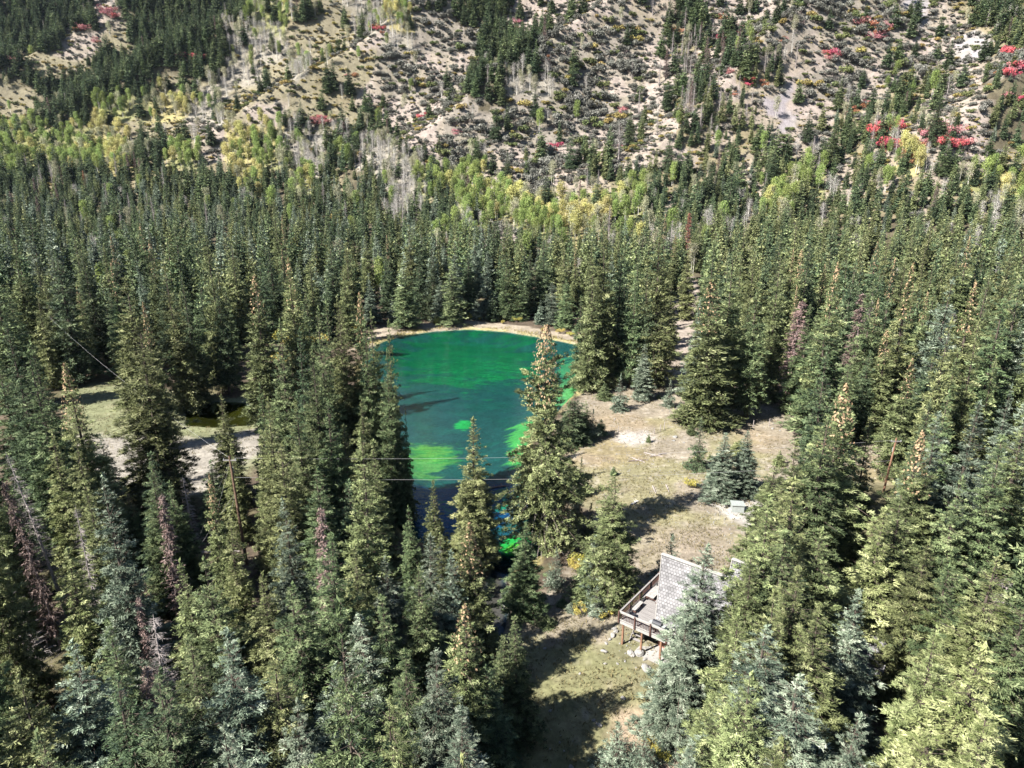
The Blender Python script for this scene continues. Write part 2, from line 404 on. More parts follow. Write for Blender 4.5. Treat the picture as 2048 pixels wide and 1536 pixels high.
    put(bed * sstep((n6 - .5) * 6) * .35, (.012, .07, .055))
    put(bed * blob(848, 918, 58, 34, .42), (.17, .20, .04)); put(bed * blob(835, 935, 55, 24, .42) * .6, (.17, .20, .07))
    put(bed * blob(860, 915, 80, 45, .42) * sstep((n5 - .52) * 7) * .7, (.05, .17, .04))
    put(bed * blob(925, 847, 18, 10), (.03, .25, .06)); put(bed * blob(1050, 905, 36, 70), (.12, .24, .06)); put(bed * blob(1160, 800, 60, 40), (.22, .25, .09))
    put(bed * blob(1035, 1105, 50, 22, .2), (.05, .27, .05)); put(bed * blob(1030, 1110, 22, 9) * sstep((n3 - .4) * 6), (.3, .42, .04))
    put(bed * blob(990, 1010, 90, 22) * sstep((n3 - .4) * 5), (.03, .15, .09)); put(bed * blob(1150, 745, 40, 30), (.09, .16, .08))
    ds = np.full(x.shape, -99.0); ds[nr] = np.maximum(sdist(x[nr], y[nr], STREAM), -99); put(bed * sstep(ds), (.17, .13, .10))
    ds[nr] = sdist(x[nr], y[nr], SMALLPOND); put(bed * sstep(ds), (.035, .04, .015))
    return col
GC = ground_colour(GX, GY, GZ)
ny_, nx_ = GX.shape
me = bpy.data.meshes.new("ground")
co = np.stack([GX, GY, GZ], -1).reshape(-1, 3).astype(np.float32)
ii = np.arange(ny_ * nx_).reshape(ny_, nx_)
fa = np.stack([ii[:-1, :-1], ii[:-1, 1:], ii[1:, 1:], ii[1:, :-1]], -1).reshape(-1, 4).astype(np.int32)
me.vertices.add(len(co)); me.vertices.foreach_set("co", co.ravel())
me.loops.add(fa.size); me.loops.foreach_set("vertex_index", fa.ravel())
me.polygons.add(len(fa)); me.polygons.foreach_set("loop_start", np.arange(0, fa.size, 4, dtype=np.int32)); me.polygons.foreach_set("loop_total", np.full(len(fa), 4, np.int32))
me.update(calc_edges=True)
me.polygons.foreach_set("use_smooth", np.ones(len(fa), bool))
ca = me.color_attributes.new("soil", 'FLOAT_COLOR', 'POINT')
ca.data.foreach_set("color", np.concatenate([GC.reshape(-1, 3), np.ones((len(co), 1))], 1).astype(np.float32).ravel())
gm, nt, b = newmat("ground_soil_and_grass")
at = N(nt, "ShaderNodeAttribute", attribute_name="soil"); tc = N(nt, "ShaderNodeTexCoord")
n1 = N(nt, "ShaderNodeTexNoise"); n1.inputs["Scale"].default_value = 1.6; n1.inputs["Detail"].default_value = 8; n1.inputs["Roughness"].default_value = .7
n2 = N(nt, "ShaderNodeTexNoise"); n2.inputs["Scale"].default_value = .35; n2.inputs["Detail"].default_value = 5
vo = N(nt, "ShaderNodeTexVoronoi"); vo.inputs["Scale"].default_value = 1.4
for n_ in (n1, n2, vo): nt.links.new(tc.outputs["Object"], n_.inputs["Vector"])
mr = N(nt, "ShaderNodeMapRange"); mr.inputs[1].default_value = .3; mr.inputs[2].default_value = .7; mr.inputs[3].default_value = .62; mr.inputs[4].default_value = 1.35
nt.links.new(n1.outputs[0], mr.inputs[0])
mr2 = N(nt, "ShaderNodeMapRange"); mr2.inputs[1].default_value = .35; mr2.inputs[2].default_value = .65; mr2.inputs[3].default_value = .85; mr2.inputs[4].default_value = 1.15
nt.links.new(n2.outputs[0], mr2.inputs[0])
mu = N(nt, "ShaderNodeMath", operation='MULTIPLY'); nt.links.new(mr.outputs[0], mu.inputs[0]); nt.links.new(mr2.outputs[0], mu.inputs[1])
sc_ = N(nt, "ShaderNodeVectorMath", operation='SCALE'); nt.links.new(at.outputs["Color"], sc_.inputs[0]); nt.links.new(mu.outputs[0], sc_.inputs["Scale"])
nt.links.new(sc_.outputs[0], b.inputs["Base Color"]); b.inputs["Roughness"].default_value = .95; b.inputs["Specular IOR Level"].default_value = .1
bp = N(nt, "ShaderNodeBump"); bp.inputs["Strength"].default_value = .5; bp.inputs["Distance"].default_value = .25
nt.links.new(n1.outputs[0], bp.inputs["Height"]); nt.links.new(bp.outputs[0], b.inputs["Normal"])
me.materials.append(gm)
tag(link("ground", me), kind="structure")

# ------------------------------------------------------------------ water sheets
def water_mat(name, tint):
    m = bpy.data.materials.new(name); m.use_nodes = True; nt = m.node_tree; nt.nodes.clear()
    out = N(nt, "ShaderNodeOutputMaterial"); tr = N(nt, "ShaderNodeBsdfTransparent"); tr.inputs[0].default_value = (*tint, 1)
    gl = N(nt, "ShaderNodeBsdfGlossy"); gl.inputs["Roughness"].default_value = .05; gl.inputs[0].default_value = (.5, .68, .95, 1)
    fr = N(nt, "ShaderNodeFresnel"); fr.inputs[0].default_value = 1.33
    tc = N(nt, "ShaderNodeTexCoord"); mp = N(nt, "ShaderNodeMapping"); mp.inputs["Scale"].default_value = (.55, 1.6, 1); mp.inputs["Rotation"].default_value = (0, 0, .15)
    no = N(nt, "ShaderNodeTexNoise"); no.inputs["Scale"].default_value = 1.7; no.inputs["Detail"].default_value = 4
    bp = N(nt, "ShaderNodeBump"); bp.inputs["Strength"].default_value = .22; bp.inputs["Distance"].default_value = .08
    nt.links.new(tc.outputs["Object"], mp.inputs[0]); nt.links.new(mp.outputs[0], no.inputs["Vector"]); nt.links.new(no.outputs[0], bp.inputs["Height"])
    nt.links.new(bp.outputs[0], gl.inputs["Normal"]); nt.links.new(bp.outputs[0], fr.inputs["Normal"])
    mx = N(nt, "ShaderNodeMixShader"); nt.links.new(fr.outputs[0], mx.inputs[0]); nt.links.new(tr.outputs[0], mx.inputs[1]); nt.links.new(gl.outputs[0], mx.inputs[2])
    nt.links.new(mx.outputs[0], out.inputs[0]); return m
def water(name, pg, tint):
    c = pg.mean(0); pts = c + (pg - c) * 1.0
    dirs = pts - c; pts = c + dirs * (1 + 1.6 / np.linalg.norm(dirs, axis=1, keepdims=True))
    bm = bmesh.new(); f = bm.faces.new([bm.verts.new((p[0], p[1], WATER_Z)) for p in pts]); f.normal_update()
    if f.normal.z < 0: bmesh.ops.reverse_faces(bm, faces=[f])
    bmesh.ops.triangulate(bm, faces=bm.faces[:])
    me = bpy.data.meshes.new(name); bm.to_mesh(me); bm.free(); me.materials.append(water_mat(name + "_surface", tint))
    return tag(link(name, me), kind="structure")
water("pond_water", POND, (.52, .93, .86))
WS = STREAM.copy(); water("stream_water", WS, (.55, .62, .66))
water("small_pond_water", SMALLPOND, (.6, .6, .35))

# ------------------------------------------------------------------ spruce
def spruce_arrays(seed, h=24., R=3.0, nb=420, dens=26, eL=.5, eW=.17, cones=0, ragged=.25, bare=0.04, thin=1.0, droop=.55, curve=.8, cl=10, tuft=.10):
    r = np.random.default_rng(seed)
    t = r.random(nb * 3); w = (1 - t) ** .75 + .12; t = t[r.random(nb * 3) < w][:nb]; t = np.sort(t); n = len(t)
    z0 = h * bare
    z = z0 + t * (h - z0 - .2)
    az = (np.arange(n) * 2.399963 + r.normal(0, .5, n)) % (2 * math.pi)
    prof = (1 - t) ** curve * np.minimum(1, (t + .06) / .14)
    lump = 1 + ragged * (fbm(az * 1.1 + seed, z / 1.7, seed, 3) - .5) * 2.6
    whorl = 1 + .24 * np.sin(z * 4.2 + seed + .6 * np.sin(az))
    L = np.maximum(R * prof * (.78 + .3 * r.random(n)) * lump * whorl, .22)
    el = np.radians(-14 + 62 * t ** 1.6 + r.normal(0, 6, n))
    dr = droop * (1 - t) ** .7
    cnt = np.maximum((dens / cl * (L / R) ** 1.3 * thin).astype(int), 3)      # tufts on each bough
    bi = np.repeat(np.arange(n), cnt); m = len(bi)
    s = .0 + 1.0 * r.random(m) ** .68
    Lb = L[bi]; azb = az[bi]
    wid = .38 * Lb * (1.05 - s) ** .7 + .06
    lat = r.uniform(-1, 1, m) * wid
    tb = np.tan(el[bi])
    rr = Lb * s * .96
    zz = z[bi] + Lb * (tb * s - dr[bi] * s ** 2 + .30 * dr[bi] * s ** 4) - .20 * np.abs(lat) + r.normal(0, .04, m)
    cc = np.stack([np.cos(azb) * rr - np.sin(azb) * lat, np.sin(azb) * rr + np.cos(azb) * lat, zz], 1)
    la = np.arctan2(lat, Lb * .5) * .9
    out = np.stack([np.cos(azb + la), np.sin(azb + la), np.zeros(m)], 1)
    tt_ = np.clip(.46 + .25 * r.normal(size=m) + .22 * r.normal(size=n)[bi], 0, 1)
    sz = np.clip(Lb / 1.3, .5, 1.05) * r.uniform(.75, 1.3, m)
    k_ = np.repeat(np.arange(m), cl); q = len(k_)
    a = unit(out[k_] * .8 + np.array([0, 0, .32]) + r.normal(0, .62, (q, 3)))
    c = cc[k_] + a * (eL * .45 * sz[k_])[:, None] + r.normal(0, 1, (q, 3)) * (tuft * sz[k_])[:, None] * [1, 1, .55]
    tn_ = unit(out * .72 + np.array([0, 0, .60]) + r.normal(0, .30, (m, 3)))
    nrm = unit(tn_[k_] + r.normal(0, .22, (q, 3)))
    ln = eL * (.6 + .7 * r.random(q)) * sz[k_]; wd = eW * (.65 + .7 * r.random(q)) * sz[k_]
    tint = np.clip(tt_[k_] + .10 * r.normal(size=q), 0, 1)
    return dict(c=c, a=a, nrm=nrm, ln=ln, wd=wd, tint=tint, z=z, az=az, L=L, el=el, dr=dr, h=h, n=n, r=r, t=t, cones=cones)
def spruce_mesh(seed, part='both', mat=None, sticks=True, **k):
    d = spruce_arrays(seed, **k); r = d['r']; crown = Acc(); trunk = Acc()
    crown.leaves(d['c'], d['a'], d['nrm'], d['ln'], d['wd'], d['tint'], 0)
    h = d['h']; zt = np.linspace(-.8, h * .985, 9); bend = .12 * np.sin(zt / h * 3 + seed)
    rad = .0115 * h * (1 - np.maximum(zt, 0) / h) ** 1.15 + .012; rad[0] *= 1.25
    tp = np.stack([bend, bend * .5, zt], 1)
    trunk.tube(tp, rad, 0, 7 if sticks else 4)
    if sticks:
        for s0, s1 in ((0, .45), (.45, .95)):
            def pp(s):
                rr = d['L'] * s; zz = d['z'] + d['L'] * (np.tan(d['el']) * s - d['dr'] * s ** 2 + .3 * d['dr'] * s ** 4)
                return np.stack([np.cos(d['az']) * rr, np.sin(d['az']) * rr, zz], 1)
            trunk.sticks(pp(s0), pp(s1), .012 + .011 * d['L'] * (1 - s0), .008 + .011 * d['L'] * (1 - s1) * .6)
    ct = np.stack([r.normal(0, .03, 12), r.normal(0, .03, 12), h - np.linspace(0, .8, 12)], 1)
    crown.leaves(ct, unit(np.array([0, 0, 1.]) + r.normal(0, .35, (12, 3))), unit(r.normal(size=(12, 3))), np.full(12, .5), np.full(12, .16), .7)
    if d['cones']:
        m = d['cones']; tt = 1 - .32 * r.random(m) ** 1.3; zz = h * tt; aa = r.random(m) * 6.283
        rr = (k.get('R', 3.) * (1 - tt) ** k.get('curve', .8)) * (.55 + .5 * r.random(m)) + .05
        c = np.stack([np.cos(aa) * rr, np.sin(aa) * rr, zz + .1 * r.normal(size=m)], 1)
        crown.leaves(c, unit(np.array([0, 0, -1.]) + r.normal(0, .35, (m, 3))), unit(np.stack([np.cos(aa), np.sin(aa), .5 + 0 * aa], 1)), np.full(m, .30), np.full(m, .15), .5, 1)
    return crown, trunk

TONES = {'O': 'olive', 'G': 'green', 'D': 'dark', 'B': 'blue', 'L': 'lime'}
HERO = []; MID = []
for i, kw in enumerate([dict(R=3.0, nb=520, dens=365, ragged=.38), dict(R=2.7, nb=540, dens=315, ragged=.3), dict(R=3.3, nb=480, dens=410, ragged=.5, droop=.7),
                        dict(R=2.5, nb=540, dens=290, ragged=.4, curve=.7), dict(R=3.1, nb=500, dens=390, ragged=.42, droop=.4)]):
    for cones in ((0, 260) if i in (0, 2, 4) else (0,)):
        c, t = spruce_mesh(100 + i, cones=cones, eL=.25, eW=.052, cl=23, tuft=.085, **kw)
        HERO.append((c.mesh("spruce_crown", [M['olive'], M['cone']]), t.mesh("spruce_trunk", [M['bark']]), bool(cones), kw['R']))
for i, kw in enumerate([dict(R=2.9, ragged=.3), dict(R=2.5, ragged=.25, curve=.7), dict(R=3.2, ragged=.4, droop=.7), dict(R=2.3, ragged=.35, curve=.65), dict(R=2.8, ragged=.5), dict(R=3.3, ragged=.55, curve=.55, droop=.3), dict(R=2.4, ragged=.7, curve=.9), dict(R=3.0, ragged=.45, curve=1.05, bare=.12), dict(R=2.2, ragged=.8, curve=.5, thin=.6)]):
    for cones in ((0, 150) if i in (0, 3, 6) else (0,)):
        c, t = spruce_mesh(200 + i, cones=cones, nb=340, dens=130, eL=.40, eW=.095, cl=11, tuft=.13, **kw)
        MID.append((c.mesh("spruce_crown", [M['olive'], M['cone']]), t.mesh("spruce_trunk", [M['bark']]), bool(cones), kw['R']))
SMALL = []
for i in range(3):
    c, t = spruce_mesh(300 + i, h=6., R=1.6 + .15 * i, nb=180, dens=130, eL=.17, eW=.05, cl=10, tuft=.06, ragged=.2, bare=.02, droop=.25, curve=.9)
    SMALL.append((c.mesh("young_spruce_crown", [M['blue']]), t.mesh("young_spruce_trunk", [M['bark']]), False, 1.6 + .15 * i))
# broad old tree beside the pond: gaps between the upper boughs, skirt of bare hanging limbs
c, t = spruce_mesh(411, h=27., R=4.5, nb=360, dens=560, eL=.26, eW=.065, cl=20, tuft=.09, cones=600, ragged=.6, bare=.10, droop=.5, curve=.62)
GIANT = (c.mesh("spruce_crown", [M['olive'], M['cone']]), t.mesh("spruce_trunk", [M['bark']]), True, 4.5)
def combo(seed, tone, **k):
    c, t = spruce_mesh(seed, sticks=False, **k)
    a = Acc(); a.v = c.v + t.v; a.t = c.t + t.t; a.m = [x * 0 for x in c.m] + [x * 0 + 1 for x in t.m]
    return a.mesh("forest_spruce", [M[tone], M['bark']])

# ------------------------------------------------------------------ dead trees, aspens, shrubs
def dead_mesh(seed, h=18., nb=230, needles=0, Lmax=1.7, down=-.25, twigs=5):
    r = np.random.default_rng(seed); a = Acc(); n_ = Acc()
    zt = np.linspace(-.6, h, 8); a.tube(np.stack([.15 * np.sin(zt / 5), 0 * zt, zt], 1), .011 * h * (1 - np.maximum(zt, 0) / h) ** .8 + .02, 0, 6)
    t = r.random(nb) ** .9; z = h * (.08 + .9 * t); az = r.random(nb) * 6.283; L = Lmax * (1 - t) ** .6 * (.4 + .6 * r.random(nb)) + .15
    def pp(s): return np.stack([np.cos(az) * L * s, np.sin(az) * L * s, z + L * (.15 * s + down * s * s)], 1)
    for s0, s1 in ((0, .35), (.35, .7), (.7, 1)): a.sticks(pp(s0), pp(s1), .028 * (1 - s0 * .7), .028 * (1 - s1 * .8), 0)
    for k in range(twigs):
        s = .35 + .6 * r.random(nb); b0 = np.stack([np.cos(az) * L * s, np.sin(az) * L * s, z + L * (.15 * s + down * s * s)], 1)
        d = unit(np.stack([np.cos(az + r.uniform(-1, 1, nb)), np.sin(az + r.uniform(-1, 1, nb)), r.uniform(-.8, .1, nb)], 1))
        a.sticks(b0, b0 + d * (.2 + .35 * r.random(nb) * L.clip(.3, 1.5))[:, None], .011, .005, 0)
    if needles:
        i = r.integers(0, nb, needles); s = .3 + .7 * r.random(needles)
        c = np.stack([np.cos(az[i]) * L[i] * s, np.sin(az[i]) * L[i] * s, z[i] + L[i] * (.15 * s + down * s * s)], 1) + r.normal(0, .1, (needles, 3))
        n_.leaves(c, unit(np.stack([np.cos(az[i]), np.sin(az[i]), -.3 + 0 * s], 1) + r.normal(0, .5, (needles, 3))), unit(r.normal(size=(needles, 3)) + [0, 0, .6]), np.full(needles, .34), np.full(needles, .10), np.clip(.5 + .25 * r.normal(size=needles), 0, 1), 0)
    return a, n_
def aspen_mesh(seed, h=12., leaves=2000, leafmat='leafgreen', eL=.42, stems=2, twig=False):
    r = np.random.default_rng(seed); a = Acc()
    for q in range(stems):
        bx, by = r.normal(0, .7, 2) if stems > 1 else (0, 0); hh = h * r.uniform(.8, 1.)
        zt = np.linspace(-.5, hh * .95, 6); le = r.normal(0, .5, 2)
        px = bx + le[0] * (zt / hh) ** 2; py = by + le[1] * (zt / hh) ** 2
        a.tube(np.stack([px, py, zt], 1), .09 * (1.1 - np.maximum(zt, 0) / hh), 1, 5)
        nb = 26; t = .3 + .68 * r.random(nb); az = r.random(nb) * 6.283; L = (2.5 * np.sin(np.pi * (t - .1)) * (.6 + .5 * r.random(nb))).clip(.3)
        p0 = np.stack([np.interp(t * hh, zt, px), np.interp(t * hh, zt, py), t * hh], 1); d = np.stack([np.cos(az), np.sin(az), .8 + 0 * az], 1)
        a.sticks(p0, p0 + d * L[:, None] * .6, .03, .012, 1)
        m = leaves // stems
        if m:
            i = r.integers(0, nb, m); cc = p0[i] + d[i] * (L[i] * (.35 + .35 * r.random(m)))[:, None] + r.normal(0, .5, (m, 3))
            a.leaves(cc, unit(r.normal(size=(m, 3))), unit(r.normal(size=(m, 3)) + [0, 0, .8]), eL * (.6 + .6 * r.random(m)), (.04 if twig else eL * .75) * np.ones(m), np.clip(.5 + .25 * r.normal(size=m), 0, 1), 0)
    return a.mesh("aspen_tree", [M[leafmat], M['aspenbark']])
def shrub_mesh(seed, w=2.2, h=2.4, leaves=700, mat='scrub', eL=.5, eW=.26, lobes=6, name="shrub"):
    r = np.random.default_rng(seed); a = Acc()
    lc = np.stack([r.normal(0, .42 * w, lobes), r.normal(0, .42 * w, lobes), h * (.35 + .35 * r.random(lobes))], 1); lr = (.42 * w) * (.6 + .6 * r.random(lobes))
    a.sticks(np.tile([0, 0, -.3], (lobes * 2, 1)), np.repeat(lc, 2, 0) + r.normal(0, .3 * w * .5, (lobes * 2, 3)), .06, .02, 1)
    i = r.integers(0, lobes, leaves); d = unit(r.normal(size=(leaves, 3))); rad = lr[i] * (.55 + .5 * r.random(leaves))
    c = lc[i] + d * rad[:, None] * [1, 1, .8]; c[:, 2] = np.maximum(c[:, 2], .05 + .3 * r.random(leaves))
    a.leaves(c, unit(r.normal(size=(leaves, 3)) + [0, 0, .3]), unit(d + r.normal(0, .6, (leaves, 3))), eL * (.6 + .7 * r.random(leaves)), eW * (.6 + .7 * r.random(leaves)), np.clip(.45 + .25 * r.normal(size=leaves) + .12 * r.normal(size=lobes)[i], 0, 1), 0)
    return a.mesh(name, [M[mat], M['darkdead']])

# ------------------------------------------------------------------ where the spruces stand
# (tip u, tip v, foot v (>100) or height in metres (<=60), crown radius, tone[, c = cones])
HAND = [
 (110,385,26,3.6,'O'),(60,437,27,3.2,'D'),(145,470,25,2.8,'D'),(112,505,765,3.0,'D'),(163,490,27,2.6,'D'),(228,395,26,3.0,'D'),(20,480,28,3.2,'O'),(-20,520,28,3.5,'G'),
 (246,557,830,3.6,'O'),(268,640,1020,4.6,'O'),(287,606,900,2.2,'O','c'),(338,532,818,2.8,'O'),(366,548,800,2.6,'D'),(386,608,760,2.3,'B'),(414,470,782,2.6,'O'),(430,560,790,2.4,'D'),
 (505,548,850,3.0,'O','c'),(578,518,830,3.2,'O','c'),(611,565,800,2.6,'G'),(676,592,1020,2.6,'O'),(640,610,1040,2.3,'G'),(715,587,1010,2.6,'O','c'),(746,618,1020,2.4,'O'),
 (545,640,1020,2.6,'G'),
 (132,727,1110,3.3,'L','c'),(60,700,1150,3.4,'G'),(10,640,1100,3.4,'D'),(200,868,1000,1.7,'B'),(95,860,1180,2.2,'L'),(40,760,1110,3.0,'D'),(0,720,1090,3.0,'G'),
 (305,900,1170,2.4,'D'),(345,960,1190,2.0,'G'),(440,790,1010,2.3,'O'),(455,885,1080,1.7,'L'),(418,920,1060,2.2,'D'),
 (532,792,1150,2.8,'O'),(590,800,1180,3.0,'O'),(655,795,1150,2.8,'G'),(560,880,1220,2.6,'O'),(690,850,1150,2.6,'O'),(742,882,1160,2.3,'O'),(720,795,1080,2.6,'O'),(780,760,1040,2.1,'O'),
 (806,818,1035,.8,'O'),(690,605,1015,2.5,'O'),(655,600,1010,2.6,'G'),(728,640,1030,2.3,'G'),(768,700,1050,2.0,'G'),(775,640,1030,1.8,'O'),(622,705,1070,2.6,'G'),(590,660,1050,2.2,'D'),(640,930,1250,2.6,'G'),(700,960,1230,2.4,'D'),
 (948,836,1130,2.8,'O'),(865,958,1180,1.7,'O'),(820,1010,1230,1.6,'G'),(1150,782,885,2.2,'D'),(1172,802,875,1.6,'D'),(1187,818,878,1.4,'B'),(1201,838,868,1.1,'D'),(1140,800,890,1.8,'G'),
 (1165,915,992,1.1,'G'),(1181,1006,1090,1.3,'G'),(1232,948,1205,3.0,'O'),(1228,932,950,.5,'B'),(1049,1042,1230,2.0,'G'),(1112,1096,1178,1.2,'B'),(1190,1072,1210,2.0,'B'),(1195,1172,1232,1.2,'B'),(1178,1100,1205,1.6,'B'),
 (1346,1066,1165,1.7,'B'),(1406,1090,1430,2.4,'B'),(1372,1240,1470,2.3,'B'),
 (772,1112,1420,2.3,'B'),(858,1080,1400,2.6,'B'),(899,1096,1390,1.7,'B'),(942,1045,1370,2.4,'O','c'),(835,1120,1440,2.0,'G'),(722,1230,1560,2.3,'B'),(770,1190,1540,2.2,'G'),(925,1215,1560,2.4,'O','c'),(880,1060,1330,1.7,'O'),
 (1005,1268,1470,1.7,'G'),(1033,1232,1480,1.6,'G'),(815,1290,1650,2.4,'G'),(980,1330,1560,1.7,'D'),(870,1300,1680,2.6,'B'),(660,1330,1700,2.6,'B'),(780,1400,1800,2.4,'O'),(930,1420,1800,2.4,'B'),(590,1400,1760,2.3,'B'),
 (147,1282,1700,2.9,'B'),(32,1350,1750,2.8,'L'),(461,1257,1720,3.2,'B'),(375,1112,1480,2.0,'O'),(428,1110,1500,2.6,'G'),(645,1066,1500,3.0,'G'),(600,1160,1560,2.6,'G'),(530,1150,1500,2.6,'O'),(700,1090,1450,2.3,'O'),
 (128,1100,1420,2.2,'L'),(215,1230,1600,2.2,'G'),(228,1350,1780,2.6,'D'),(390,1270,1700,2.6,'G'),(540,1300,1720,2.6,'O'),(300,930,1230,2.2,'G'),(170,960,1300,2.4,'O'),(210,1060,1380,2.2,'O'),
 (320,1340,1800,2.4,'D'),(460,1440,1900,2.4,'B'),(90,1450,1900,2.4,'G'),
 # right of the pond
 (1190,515,782,3.2,'O'),(1215,430,775,3.3,'O'),(1245,500,768,2.8,'D'),(1290,690,800,1.8,'B'),(1270,560,775,2.6,'G'),(1322,475,775,3.6,'O'),(1300,520,775,3.0,'D'),(1165,590,770,2.2,'G'),(1345,560,720,2.0,'O'),
 (1242,748,822,1.7,'B'),(1210,765,800,1.3,'B'),(1340,758,815,1.3,'B'),(1318,788,798,.5,'B'),
 (1433,560,850,4.3,'O','c'),(1471,500,830,3.4,'O'),(1520,565,838,3.2,'G'),(1567,505,800,3.2,'O'),(1400,600,800,2.2,'B'),(1403,836,935,1.6,'D'),(1450,866,996,2.4,'B'),(1497,862,990,2.0,'B'),(1457,828,858,.8,'B'),(1385,845,868,.7,'D'),(1480,880,905,1.4,'B'),
 (1676,525,860,3.3,'O','c'),(1620,610,830,2.6,'G'),(1655,640,880,3.4,'G'),(1823,527,860,3.3,'O','c'),(1755,560,820,2.8,'G'),(1780,660,880,2.5,'O','c'),(1895,555,870,3.2,'B'),(1953,562,900,3.4,'O','c'),(2010,600,930,3.4,'G'),
 (1823,716,950,2.6,'O','c'),(1700,720,900,2.4,'G'),(1860,700,930,2.6,'D'),(1980,520,860,3.2,'O'),(2040,560,900,3.2,'D'),(1740,700,880,2.2,'D'),
 (1690,768,1180,4.4,'O','c'),(1650,830,1210,3.4,'G'),(1600,880,1200,3.0,'O'),(1545,920,1150,2.6,'O'),(1575,1010,1290,3.0,'O'),(1545,992,1420,3.4,'O'),(1602,955,1380,3.4,'O'),(1512,1105,1450,2.6,'O'),(1575,1060,1440,3.2,'G'),(1735,830,1150,2.6,'O'),
 (1850,870,1240,3.4,'O','c'),(1885,822,1200,3.3,'B'),(1953,800,1210,3.4,'B'),(1900,780,1120,2.8,'G'),(2010,870,1280,3.2,'G'),(1925,950,1290,2.8,'G'),(2060,800,1220,3.2,'O'),(1810,980,1330,3.2,'O'),(1770,1010,1350,3.2,'L'),
 (1717,1175,1500,2.2,'B'),(1650,1050,1400,3.0,'O'),(1600,1130,1520,3.2,'O'),(1529,1257,1640,3.0,'B'),(1560,1180,1560,2.6,'O'),(1640,1210,1600,2.8,'O'),(1480,1230,1580,2.6,'O'),(1500,1340,1760,3.0,'O'),(1600,1350,1760,3.2,'B'),(1450,1370,1700,2.4,'O'),
 (1707,1425,1800,2.4,'B'),(1382,1480,1750,1.8,'B'),(1237,1445,1535,1.4,'B'),(1290,1460,1545,1.2,'B'),(1997,1110,1560,3.6,'L'),(1900,1130,1420,2.8,'G'),(1880,1260,1700,2.6,'L'),(1960,1290,1780,3.6,'L'),(2050,1180,1600,3.0,'G'),(1850,1080,1400,2.6,'O'),
 (1870,1440,1850,2.6,'L'),(1990,1420,1900,3.0,'L'),(1560,1470,1900,2.6,'O'),(1840,1160,1400,2.2,'D'),
 (1385,770,812,1.0,'B'),(1362,800,822,.5,'B'),(1298,866,882,.4,'G'),(1420,905,918,.35,'B'),(1175,1150,1180,.7,'B'),(1142,1205,1226,.5,'G'),(1125,1195,1215,.5,'B'),(1450,800,850,1.3,'B'),(1530,965,1000,1.0,'B'),(1560,900,930,.8,'G'),(1095,1230,1255,.7,'B'),(1330,1465,1500,.7,'B'),
 # first rows beyond the pond
 (808,520,658,3.2,'G'),(835,500,640,2.4,'D'),(862,490,642,2.4,'D'),(905,525,652,2.9,'G'),(880,560,646,2.0,'B'),(935,500,636,2.5,'D'),(952,592,640,1.8,'B'),(985,595,642,1.8,'D'),(1012,505,640,2.6,'G'),(1040,560,640,2.2,'G'),
 (1062,500,630,2.6,'D'),(1080,600,648,1.4,'B'),(1105,565,648,2.4,'B'),(1133,560,655,2.3,'G'),(1088,470,628,2.6,'D'),(770,505,640,2.6,'D'),(738,560,650,2.4,'B'),(700,510,640,2.6,'G'),(785,590,650,1.5,'B'),(660,480,650,2.8,'D'),
 (1092,340,430,3.2,'D'),(1195,350,445,3.0,'D'),(1300,460,600,3.0,'O'),(1380,500,640,2.8,'O'),
]
trees = []   # dict x y z h R tone cones hand
def add_hand(e):
    u, v, q, R, tone = e[:5]; cones = len(e) > 5
    d = ray(u, v)
    if q > 100:
        _, y = P(1024, q, 0.0)
        z = 0.0
        if y > 205:
            g = hit(u, q); y = g[1]
        t = y / d[1]; x = d[0] * t; z = gz1(x, y); h = CAMH + d[2] * t - z
    else:
        t = (q - CAMH) / d[2]; x = d[0] * t; y = d[1] * t; z = gz1(x, y); h = q - z
    trees.append(dict(x=x, y=y, z=z, h=h, R=R * (1.4 if q > 1350 or q <= 60 else 1.22), tone=tone, cones=cones, hand=True))
for e in HAND: add_hand(e)
# the giant by the pond
d = ray(1090, 652); y = P(1090, 1093)[1]; t = y / d[1]
giant = dict(x=d[0] * t, y=y, z=gz1(d[0] * t, y), h=CAMH + d[2] * t - gz1(d[0] * t, y), R=5.2, tone='O', cones=True, hand=True, giant=True)
trees.append(giant)

KEEPOUT = [POND, STREAM, SMALLPOND, BANK, MEADOW, LAWN, LEFTROAD, ROADBACK, SOIL2, NOTREE, NEARBROWN, PONDLEFT, LEFTCLEAR]
def silhouette_bad(x, y, z, h, R):
    for f_, w_ in ((.03, .6), (.12, 1.), (.35, .8), (.6, .55), (.82, .3), (1., 0)):
        for sx in ((-1, 0, 1) if w_ else (0,)):
            u, v, _ = proj(x + sx * w_ * R, y, z + f_ * h)
            for pg in CLEAR:
                if pg[:, 0].min() <= u <= pg[:, 0].max() and pg[:, 1].min() <= v <= pg[:, 1].max() and inpoly(np.array([u]), np.array([v]), pg)[0]: return True
    return False
def inframe(x, y, z, h, mu=260, mv=200):
    u, v, dp = proj(x, y, z); u2, v2, _ = proj(x, y, z + h)
    return -mu < u < 2048 + mu and v2 < 1536 + mv and v > -60
hx = np.array([t['x'] for t in trees]); hy = np.array([t['y'] for t in trees])
spot = {}
def free(x, y, d):
    i, j = int(x // 8), int(y // 8)
    for a in (-1, 0, 1):
        for b_ in (-1, 0, 1):
            for (px, py) in spot.get((i + a, j + b_), ()):
                if (px - x) ** 2 + (py - y) ** 2 < d * d: return False
    return True
def occupy(x, y): spot.setdefault((int(x // 8), int(y // 8)), []).append((x, y))
for t in trees: occupy(t['x'], t['y'])
